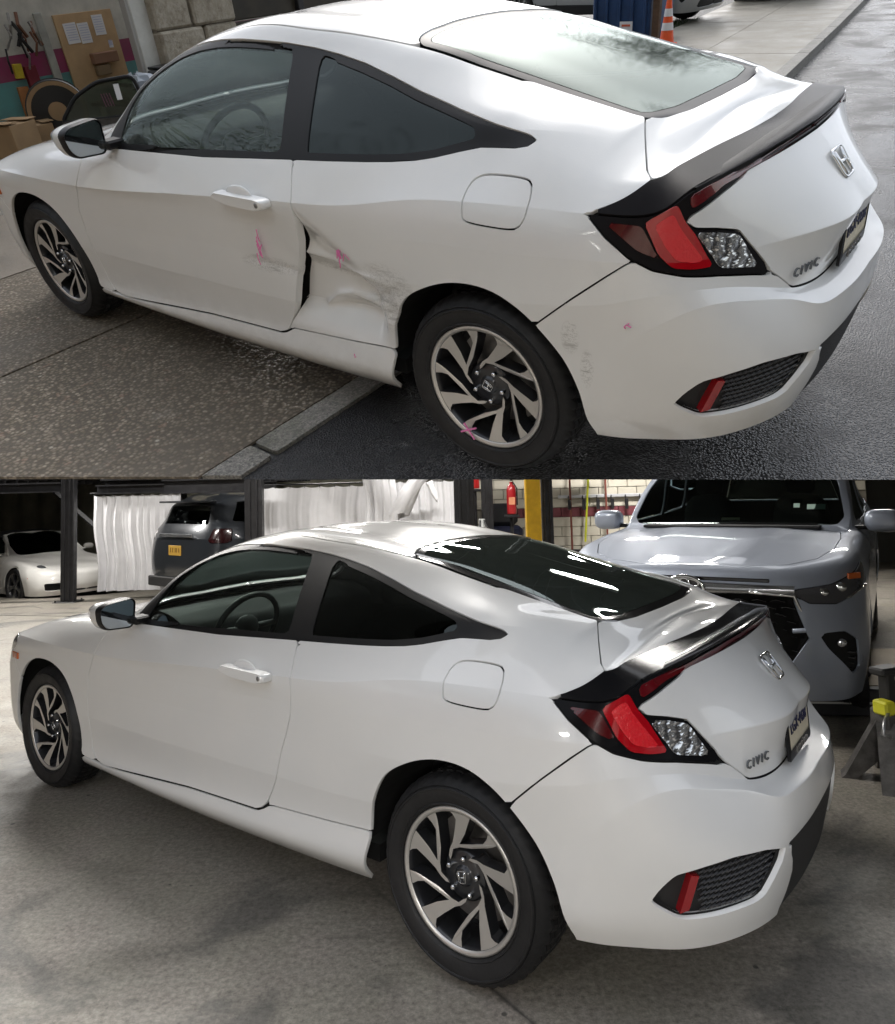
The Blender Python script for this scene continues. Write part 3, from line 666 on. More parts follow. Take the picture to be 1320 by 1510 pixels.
tag(m.build('sky_block_gable', MATS['sky block sheet'], mw=ROOM), 'tall dark gable added at the back to block the sky', 'wall')
LAMP_E = NT('lit tube'); LAMP_E.set(Base_Color=(1, 1, 1), Emission_Color=(1.0, .96, .90), Emission_Strength=16); LAMP_E = LAMP_E.m
def tube_lamp(label, a, d, z, rz=0, power=60, L=1.25):
    o = thing('tube_lamp', label, 'lamp', room(a, d, z, rz), 'twin tube lamps under the deck')
    m = MB(); m.box((0, 0, .05), (L + .06, .20, .05), bev=.008); m.build('housing', mat('white enamel', (.75, .75, .75), .4), o)
    for y in (-.05, .05):
        m = MB(); m.tube([(-L / 2, y, .005), (L / 2, y, .005)], .016, 8); m.build('tube', LAMP_E, o)
    top = (deck_z(a, d) if d > 0 else 2.58) - z
    for x in (-L / 2 + .1, L / 2 - .1):
        m = MB(); m.tube([(x, 0, .07), (x, 0, max(.1, top - .25))], .006, 6); m.build('rod', STEEL, o)
    l = bpy.data.lights.new('tube_light', 'AREA'); l.shape = 'RECTANGLE'; l.size = L; l.size_y = .2; l.energy = power; l.color = (1, .965, .92)
    lo = bpy.data.objects.new('tube_light', l); link(lo, o); lo.location = (0, 0, -.02)
    return o
# ================================================================== the street deck (street coordinates)
SEAM = np.array([(1.5467, 1.8523), (-1.1476, 0.2263)]); SD = (SEAM[0] - SEAM[1]) / np.linalg.norm(SEAM[0] - SEAM[1]); SN = np.array([SD[1], -SD[0]])
def cut_poly(poly, off=0.0):
    """the part of a convex polygon behind the front edge of the deck"""
    f = lambda p: (np.asarray(p) - SEAM[1]) @ SN - off - .002
    out = []
    for i in range(len(poly)):
        a, b = np.array(poly[i], float), np.array(poly[(i+1) % len(poly)], float); fa, fb = f(a), f(b)
        if fa >= 0: out.append(a)
        if (fa >= 0) != (fb >= 0): out.append(a + (b - a) * fa / (fa - fb))
    return out
def sheet(name, poly, z, material, parent=None, kind='structure', thick=0.0):
    q = cut_poly(poly)
    if len(q) < 3: return None
    m = MB(); m.prism(q, z - thick, z) if thick else m.add([(*p, z) for p in q], [tuple(range(len(q)))] if sum(q[i][0] * q[(i+1) % len(q)][1] - q[(i+1) % len(q)][0] * q[i][1] for i in range(len(q))) > 0 else [tuple(range(len(q)))[::-1]])
    o = m.build(name, material, parent, mw=None if parent else STREET)
    if not parent and kind: o['kind'] = kind
    return o
ADD_C = bpy.data.objects['camera'].matrix_world.translation
CAM_ST = np.array(STREET.inverted() @ ADD_C)
# the carriageway runs along y and bends away slightly; the pavement lies at x > .87
road = sheet('road', [(.74, 30), (-40, 30), (-40, -2), (.74, -2)], -.012, ASPHALT)
V = []; F = []
edge = [(.74, -2.0), (.86, -3.2), (1.0, -4.5), (1.16, -6.2), (1.42, -8.3), (1.75, -11.0), (2.4, -16), (3.4, -24), (5, -36)]
for x, y in edge: V += [(x, y, -.012), (-40, y, -.012)]
F = [(2*i, 2*i+1, 2*i+3, 2*i+2) for i in range(len(edge) - 1)]
far_road = mk('road', V, [f[::-1] for f in F], ASPHALT, mw=STREET); far_road['kind'] = 'structure'
# solid deck below everything, its front edge shaved back so that only the paving shows at the seam
q = cut_poly([(60, 40), (-45, 40), (-45, -45), (60, -45)], .015); c = np.array([(*p, -.02) for p in q]); below = []
for p in q:
    f = (np.array(p) - SEAM[1]) @ SN - .015
    b = np.array([*p, -.32])
    if f < .01:
        ray = np.array([*p, -.02]) - CAM_ST; ray /= np.linalg.norm(ray); b = np.array([*p, -.02]) + ray * .30 / max(.25, -ray[2]) * 1.0; b[2] = max(b[2], -.32)
    below.append(b)
n = len(q); a2 = sum(q[i][0] * q[(i+1) % n][1] - q[(i+1) % n][0] * q[i][1] for i in range(n))
F = [tuple(range(n)), tuple(range(n, 2*n))[::-1]] + [(i, n + i, n + (i+1) % n, (i+1) % n) for i in range(n)]
if a2 < 0: F = [f[::-1] for f in F]
mk('deck', list(c) + below, F, slab_mat('deck concrete', (.10, .098, .092)), mw=STREET)['kind'] = 'structure'
# kerb of granite stones
kerb = bpy.data.objects.new('kerb', None); kerb.empty_display_size = .1; link(kerb, None, STREET); kerb['kind'] = 'structure'
def stone(p, q, w=.125, h=.012):
    p, q = np.array(p), np.array(q); e = (q - p) / np.linalg.norm(q - p); nrm = np.array([-e[1], e[0]])
    if nrm[0] < 0: nrm = -nrm
    g = .012; poly = [p + e * g, q - e * g, q - e * g + nrm * w, p + e * g + nrm * w]
    near = min((pp - SEAM[1]) @ SN for pp in poly) < .5
    poly = cut_poly(round_poly(poly, .014, 3))
    if len(poly) < 3: return
    m = MB(); m.prism(poly, -.011, h) if near else m.prism(poly, -.15, h); m.build('kerb_stone', GRANITE, kerb)
ys = [2.6, 1.20, .02, -1.15]
for i in range(3): stone((.735, ys[i]), (.735, ys[i+1]), .125, .006)
pts = [(.735, -1.15), (.74, -2.0), (.86, -3.2), (1.0, -4.5), (1.16, -6.2), (1.42, -8.3), (1.75, -11.0), (2.4, -16), (3.4, -24)]
for i in range(len(pts) - 1):
    p, q = np.array(pts[i]), np.array(pts[i+1]); k = max(1, int(np.linalg.norm(q - p) / 1.15))
    for j in range(k): stone(p + (q - p) * j / k, p + (q - p) * (j + 1) / k, .14, .05 + .05 * min(1, i / 2))
# pavement: bays of exposed aggregate near the car, plain concrete further along
pave = bpy.data.objects.new('pavement', None); pave.empty_display_size = .1; link(pave, None, STREET); pave['kind'] = 'structure'
GREY_SLAB = slab_mat('pavement concrete', (.27, .25, .21), 1); SHOP_FLOOR = slab_mat('shop floor concrete', (.20, .185, .15))
bays = [((.875, 2.385), AGGREGATE), ((2.405, 3.80), AGGREGATE), ((3.82, 5.4), slab_mat('brown pavement', (.19, .16, .125), 1))]
for (x0, x1), mt in bays:
    for y0, y1 in ((7.6, 3.65), (3.63, -1.55)):
        if x0 < 3 or y0 < 5 or True:
            q = cut_poly([(x0, y0), (x1, y0), (x1, y1), (x0, y1)])
            if len(q) >= 3: m = MB(); m.prism(q, -.011, 0.0); m.build('paving_bay', mt, pave)
for y0, y1 in ((-1.57, -3.1), (-3.12, -4.65), (-4.67, -6.6), (-6.62, -8.6), (-8.62, -12.4), (-12.42, -18)):
    xa, xb = np.interp([-y0, -y1], [-e[1] for e in edge], [e[0] + .15 for e in edge])
    for k in range(2):
        l0, l1 = (0, .5) if k == 0 else (.5, 1)
        W0, W1 = 2.6, 2.6
        q = [(xa + W0 * l0 + .01, y0), (xa + W0 * l1, y0), (xb + W1 * l1, y1), (xb + W1 * l0 + .01, y1)]
        m = MB(); m.prism(q, -.10, .03 + .02 * min(1, (-y0) / 4)); m.build('paving_bay', GREY_SLAB, pave)
# gravel verge and a strip of grass beyond the pavement
t = NT('gravel'); co = t.coord(); vo = t.node('TexVoronoi'); vo.inputs['Scale'].default_value = 40; t.l(co, vo.inputs['Vector'])
t.l(t.ramp(vo.outputs['Color'], [(0, (.05, .05, .05)), (.6, (.16, .16, .155)), (1, (.36, .36, .35))]), t.b.inputs['Base Color']); t.set(Roughness=.6); t.bump(t.ramp(vo.outputs['Distance'], [(0, 1.0), (.6, 0.0)]), 1.0, .02)
sheet('gravel_verge', [(3.4, -4.6), (20, -4.6), (20, -40), (4.2, -40), (4.0, -8)], -.004, t.m, kind='stuff')
gs = bpy.data.objects['gravel_verge']; tag(gs, 'loose grey gravel beside the far pavement', 'gravel')
V = []; F = []
for k in range(2600):
    x, y = RNG.uniform(4.6, 9.5), RNG.uniform(-13.2, -10.6); h = RNG.uniform(.04, .13); a = RNG.uniform(0, 6.28); b = len(V)
    dx, dy = .008 * math.cos(a), .008 * math.sin(a); V += [(x - dx, y - dy, 0), (x + dx, y + dy, 0), (x + RNG.normal(0, .03), y + RNG.normal(0, .03), h)]; F.append((b, b + 1, b + 2))
tag(mk('grass', V, F, mat('grass blades', (.06, .11, .025), .6), mw=STREET), 'short green grass between the parked cars and the gravel', 'grass', kind='stuff')
sheet('shop_floor', [(5.42, 7.6), (10.0, 7.6), (10.0, -6.5), (5.42, -6.5)], -.002, SHOP_FLOOR)
# ------------------------------------------------------------------ the shop front and the room behind it
t = NT('striped wall paint'); sx = t.node('SeparateXYZ'); t.l(t.coord(), sx.inputs[0])
r = t.node('ValToRGB'); r.color_ramp.interpolation = 'CONSTANT'
while len(r.color_ramp.elements) < 3: r.color_ramp.elements.new(.5)
for e, (p, c) in zip(r.color_ramp.elements, ((0, (.11, .31, .31)), (.60, (.28, .026, .105)), (.87, (.60, .58, .52)))): e.position = p; e.color = (*c, 1)
t.l(sx.outputs[2], r.inputs[0]); n = t.noise(3, 7, .65, t.coord()); t.l(t.mix(t.ramp(n, [(.4, .35), (.7, 0.0)]), r.outputs[0], (.10, .10, .09)), t.b.inputs['Base Color']); t.set(Roughness=.5); t.bump(t.noise(40, 4, .6, t.coord()), .15, .006)
STRIPE = t.m
m = MB(); m.box((9.1, -1.0, 1.5), (.2, 11.0, 3.0)); tag(m.build('shop_wall', STRIPE, mw=STREET), 'shop wall painted white, maroon and teal in bands', 'wall')
t = NT('rough stone'); co = t.coord(); n = t.noise(9, 8, .7, co); t.l(t.ramp(n, [(.25, (.22, .18, .13)), (.5, (.44, .39, .31)), (.75, (.58, .54, .46))]), t.b.inputs['Base Color']); t.set(Roughness=.85); t.bump(t.noise(14, 8, .7, co), 1.0, .05); STONE = t.m
pier = thing('stone_pier', 'rough beige stone pier beside the white door frame', 'pier', STREET @ T3(6.95, -3.22, 0))
for r_ in range(9):
    for k in range(2):
        w = .46 if (r_ + k) % 2 else .56
        y = (.27 if k == 0 else -.27) + (.03 if r_ % 2 else -.03)
        m = MB(); m.box((RNG.uniform(-.015, .015), y, .17 + .345 * r_), (.62, .525 + (.06 if (r_ % 2) == k else -.06) - .012, .335), bev=.025); m.build('stone_block', STONE, pier)
m = MB(); m.box((0.02, 0, 1.56), (.52, 1.02, 3.1)); m.build('pier_core', mat('stone mortar', (.30, .27, .22), .9), pier)
fr = thing('door_frame', 'white painted frame of the shop opening', 'frame', STREET @ T3(6.85, -2.60, 0))
m = MB(); m.box((0, 0, 1.6), (.16, .20, 3.2), bev=.01); m.build('jamb', mat('white frame paint', (.60, .60, .57), .45, vary=.12, vscale=6), fr)
m = MB(); m.box((-.02, .12, 1.6), (.10, .04, 3.2), bev=.006); m.build('stop_strip', mat('grey strip', (.34, .33, .31), .5), fr)
m = MB(); m.box((.2, 0, 3.0), (.5, 9.5, .4)); m.build('lintel', mat('white frame paint', (.6, .6, .57), .45), fr)
# the shaded opening beyond the pier; dark slats carry the shade in their colour
dk = thing('shaded_doorway', 'dark slats painted as shade in the shutter behind the roof of the damaged coupe', 'doorway', STREET @ T3(6.9, -5.3, 0))
for k in range(12):
    m = MB(); m.box((0, 0, .13 + .25 * k), (.05, 3.0, .235), bev=.012); m.build('slat', mat('dark shutter', (.035, .028, .018), .55, vary=.4, vscale=3), dk)
for y in (-.9, .35): m = MB(); m.box((-.05, y, 1.5), (.08, .10, 3.0), bev=.01); m.build('upright', BLACK_STEEL, dk)
# things in the shop
def on_wall(name, label, cat, y, z, w, h, material, tilt=0, depth=.02, x=8.985):
    root = thing(name, label, cat, STREET @ T3(x, y, z) @ RX(tilt)); m = MB(); m.box((0, 0, 0), (depth, w, h), bev=min(.004, depth * .3)); m.build('panel', material, root); return root
bd = on_wall('notice_board', 'brown cardboard notice board with papers pinned on the striped wall', 'board', -3.20, .80, .80, .86, mat('board cardboard', (.46, .31, .17), .8, vary=.12), 0, .03)
for y, z, w, h in ((.22, .22, .17, .23), (.05, .20, .15, .23), (-.17, .27, .15, .23), (-.26, .05, .06, .08)):
    m = MB(); m.box((-.02, y, z), (.004, w, h), xf=RX(random.uniform(-4, 4))); p = m.build('paper', PAPER, bd)
    m = MB()
    for k in range(7): m.box((-.0235, y, z + h * .38 - k * h * .12), (.002, w * .78, .006), xf=RX(0))
    m.build('text_lines', mat('faint blue ink', (.42, .44, .60), .7), p)
m = MB(); m.box((-.05, -.10, -.10), (.10, .36, .13), bev=.01); m.build('cardboard_tray', mat('brown tray', (.24, .13, .08), .8), bd)
m = MB(); m.box((-.05, -.03, -.24), (.08, .20, .12), bev=.01); m.build('cardboard_pocket', mat('dark card', (.20, .14, .08), .8), bd)
on_wall('plastic_sheath', 'long pale plastic sheath hanging between the stripes', 'sheath', -2.62, .80, .10, .95, mat('dusty plastic', (.36, .36, .33), .3, vary=.2), 0, .04)
on_wall('hung_glove', 'yellow glove hanging at the left edge of the striped wall', 'glove', -2.16, .70, .10, .16, mat('yellow glove', (.55, .42, .03), .7, vary=.2), 5, .05)
on_wall('red_bag', 'dark red bag hanging on the striped wall', 'bag', -2.30, .56, .14, .36, mat('dark red bag', (.16, .015, .025), .7, vary=.2), 0, .10)
on_wall('orange_bracket', 'orange wooden bracket on the teal part of the wall', 'bracket', -2.13, .36, .13, .34, mat('orange wood', (.36, .15, .05), .6, vary=.2), 3, .04)
ts = thing('tangle_of_tools', 'dark tangle of hanging tools at the top left corner', 'tools', STREET @ T3(8.9, -2.25, .95))
for k in range(12):
    m = MB(); y = RNG.uniform(-.22, .22); z = RNG.uniform(-.12, .3); m.tube([(0, y, z + .12), (-.04, y + RNG.uniform(-.05, .05), z), (0, y + RNG.uniform(-.08, .08), z - .14)], RNG.uniform(.012, .024), 6)
    m.build('tool', [BLACK_PLASTIC, STEEL, mat('rust', (.16, .07, .04), .7)][k % 3], ts)
# cable reel
rl = thing('cable_reel', 'black cable reel with a cardboard rim behind the black car door', 'reel', STREET @ T3(7.9, -1.95, .34) @ RZ(62))
m = MB(); m.lathe([(.02, -.10), (.32, -.10), (.33, -.08), (.30, -.07), (.16, -.06), (.16, .06), (.30, .07), (.33, .08), (.32, .10), (.02, .10)], 40, 'y'); m.build('spool', BLACK_PLASTIC, rl, smooth=True, angle=35)
m = MB(); m.lathe([(.27, -.108), (.315, -.108)], 40, 'y'); m.lathe([(0, -.106), (.10, -.106)], 30, 'y'); m.lathe([(.27, .108), (.315, .108)], 40, 'y'); m.lathe([(0, .106), (.10, .106)], 30, 'y'); m.build('cardboard_rim', CARD, rl)
for k in range(3): m = MB(); a = R(120 * k); m.tube([(.1 * math.cos(a), -.108, .1 * math.sin(a)), (.27 * math.cos(a), -.108, .27 * math.sin(a))], .006, 5); m.build('spoke', STEEL, rl)
# cartons at the left edge
for x, y, s, rz, lb in ((7.55, -1.22, (.34, .36, .36), 20, 'tall brown carton at the left edge of the shop'), (7.9, -1.62, (.40, .30, .26), -12, 'low brown carton behind the black car door')):
    c = thing('carton', lb, 'carton', STREET @ T3(x, y, 0) @ RZ(rz)); m = MB(); m.box((0, 0, s[2] / 2), s, bev=.006); m.build('box', CARD, c)
    for sgn in (-1, 1): m = MB(); m.box((0, sgn * s[1] * .36, s[2] + .02), (s[0], s[1] * .42, .006), xf=T3(0, 0, 0)); m.build('flap', CARD, c)
# a car door standing on the floor
dr = thing('loose_car_door', 'black car door with a marked window standing behind the coupe bonnet', 'car door', STREET @ T3(5.85, -1.37, .02) @ RZ(56) @ RX(8) @ Matrix.Scale(.80, 4))
outl = [(.50, 0), (-.42, 0), (-.50, .10), (-.50, .52), (.50, .56), (.54, .30)]
m = MB(); m.prism(round_poly(outl, .06), -.05, .05, 'xz'); m.build('door_skin', mat('black door paint', (.006, .006, .007), .25, coat=.2), dr, angle=40)
fw_ = [(.50, .55), (.28, .80), (.0, .93), (-.40, .95), (-.50, .53)]
m = MB(); m.tube([(x, 0, z) for x, z in round_poly(fw_, .08, 5)], .022, 8, closed=True); m.build('window_frame', BLACK_TRIM, dr, smooth=True)
m = MB(); m.prism([(.46, .56), (.27, .78), (.0, .91), (-.38, .93), (-.46, .55)], -.004, .004, 'xz'); m.build('window', glass_mat('loose door glass', (.20, .24, .17)), dr)
for sy in (-1, 1): m = MB(); m.box((-.20, sy * .009, .80), (.06, .004, .17), xf=T3(0, 0, 0)); m.build('sticker', PAPER, dr)
for sy in (-1, 1):
    m = MB()
    for k in range(4): m.tube([(-.12 + .03 * k, sy * .009, .66), (-.10 + .03 * k, sy * .009, .80)], .005, 5)
    m.build('crayon_mark', mat('dull pink crayon', (.13, .04, .08), .7), dr)
for sy in (-1, 1): m = MB(); m.box((.28, sy * .06, .44), (.20, .03, .03), bev=.008); m.build('door_handle', GLOSS_BLACK, dr)
# table with a printer, a black case and a crumpled plastic bag
tb = thing('work_table', 'brown topped table with white legs behind the coupe windscreen', 'table', STREET @ T3(6.35, -2.35, 0) @ RZ(8))
m = MB(); m.box((0, 0, .50), (.62, 1.35, .035), bev=.006); m.build('table_top', mat('brown laminate', (.10, .035, .02), .35, vary=.2), tb)
for x in (-.25, .25):
    for y in (-.6, .6): m = MB(); m.box((x, y, .24), (.045, .045, .48), bev=.006); m.build('leg', mat('white leg', (.62, .62, .60), .5), tb)
m = MB(); m.box((.1, .15, .22), (.35, .8, .42), bev=.02); m.build('cabinet', BLACK_PLASTIC, tb)
pr = thing('printer', 'black printer on the brown table', 'printer', STREET @ T3(6.45, -2.62, .52) @ RZ(5)); m = MB(); m.box((0, 0, .09), (.36, .44, .18), bev=.02); m.build('body', BLACK_PLASTIC, pr); m = MB(); m.box((.02, 0, .20), (.30, .40, .03), bev=.01); m.build('lid', BLACK_PLASTIC, pr); m = MB(); m.box((-.20, 0, .06), (.14, .26, .012), bev=.004); m.build('paper_tray', BLACK_PLASTIC, pr)
cs = thing('tool_case', 'flat black case lying next to the printer', 'case', STREET @ T3(6.35, -2.12, .52) @ RZ(-14)); m = MB(); m.box((0, 0, .04), (.30, .34, .08), bev=.02); m.build('body', BLACK_PLASTIC, cs); m = MB(); m.tube([(-.16, -.06, .05), (-.20, -.05, .06), (-.20, .05, .06), (-.16, .06, .05)], .010, 6); m.build('handle', GLOSS_BLACK, cs)
V = []; F = []; n = 16
for i in range(10):
    for j in range(n):
        t_ = math.pi * (i + .5) / 10; w = 2 * math.pi * j / n; rr = .15 * (1 + .35 * RNG.uniform(-1, 1)); V.append((rr * math.sin(t_) * math.cos(w), 1.2 * rr * math.sin(t_) * math.sin(w), .10 + .75 * rr * math.cos(t_)))
for i in range(9):
    for j in range(n): F.append((i*n+j, i*n+(j+1) % n, (i+1)*n+(j+1) % n, (i+1)*n+j))
tag(mk('plastic_bag', V, F, mat('clear crumpled plastic', (.40, .43, .48), .15, coat=1), mw=STREET @ T3(6.12, -1.95, .53)), 'crumpled clear plastic bag on the near corner of the table', 'bag')
# ------------------------------------------------------------------ far side: bin, post, cone, parked cars
bn = thing('blue_container', 'blue steel container with a white notice, far behind the coupe roof', 'container', STREET @ T3(4.75, -10.3, 0))
BLUE = mat('blue container paint', (.016, .05, .14), .5, vary=.25, vscale=4)
m = MB(); m.box((0, 0, .65), (1.0, .9, 1.3), bev=.02); m.build('body', BLUE, bn)
for x in (-.42, -.2, .02, .24, .44): m = MB(); m.box((x, .46, .65), (.05, .05, 1.2), bev=.008); m.build('rib', BLUE, bn)
m = MB(); m.box((-.12, .49, .26), (.22, .006, .17)); m.build('notice', PAPER, bn); m = MB(); m.box((-.12, .4945, .29), (.15, .004, .03)); m.build('notice_band', mat('red band', (.6, .12, .06), .6), bn)
pt = thing('timber_post', 'brown timber post between the blue container and the cone', 'post', STREET @ T3(4.16, -9.9, 0)); m = MB(); m.box((0, 0, .9), (.11, .11, 1.8), bev=.01); m.build('shaft', mat('weathered timber', (.10, .06, .035), .8, vary=.3, vscale=8), pt); m = MB(); m.box((0, 0, 1.82), (.14, .14, .05), bev=.01); m.build('cap', BLACK_PLASTIC, pt)
cn = thing('traffic_cone', 'orange traffic cone on the far pavement behind the coupe', 'cone', STREET @ T3(3.72, -9.3, .05) @ RZ(20))
ORANGE = mat('cone orange', (.80, .10, .02), .5, vary=.15)
m = MB(); m.box((0, 0, .02), (.30, .30, .04), bev=.012); m.build('base', ORANGE, cn); m = MB(); m.lathe([(.115, .04), (.10, .10), (.035, .62), (.025, .66), (0, .66)], 28, 'z'); m.build('cone_body', ORANGE, cn, smooth=True, angle=50)
for z in (.22, .40): m = MB(); m.lathe([(.1035 - .128 * (z - .1) , z), (.1035 - .128 * (z + .10 - .1), z + .10)], 28, 'z'); m.build('white_band', PAPER, cn, smooth=True)

# ------------------------------------------------------------------ an unseen building added left of the forecourt: it shades the flank of the coupe and shows in its glass
nb = thing('shading_building', 'unseen dark brick building added to shade the coupe flank and glass', 'building', STREET @ T3(5.0, 7.2, 0))
t = NT('dark brick'); bk_ = t.node('TexBrick'); bk_.inputs['Scale'].default_value = 4.2; bk_.inputs['Color1'].default_value = (.15, .085, .06, 1); bk_.inputs['Color2'].default_value = (.20, .12, .085, 1); bk_.inputs['Mortar'].default_value = (.22, .21, .19, 1); t.l(t.coord('Object', (1, 1, 1)), bk_.inputs['Vector']); t.l(bk_.outputs[0], t.b.inputs['Base Color']); t.set(Roughness=.8)
m = MB(); m.box((0, 0, 2.4), (13, .4, 4.8)); m.build('wall', t.m, nb); m = MB(); m.box((0, -.05, 4.85), (13.2, .7, .18), bev=.02); m.build('coping', mat('coping', (.3, .29, .27), .8), nb)
for x in (-4.6, -1.6, 1.4, 4.4):
    m = MB(); m.box((x, -.19, 2.5), (1.2, .08, 1.5), bev=.02); w_ = m.build('window', mat('window frame paint', (.45, .44, .40), .5), nb); m = MB(); m.box((x, -.235, 2.5), (1.0, .012, 1.3)); m.build('pane', mat('dark pane', (.02, .025, .03), .05, coat=1), w_)
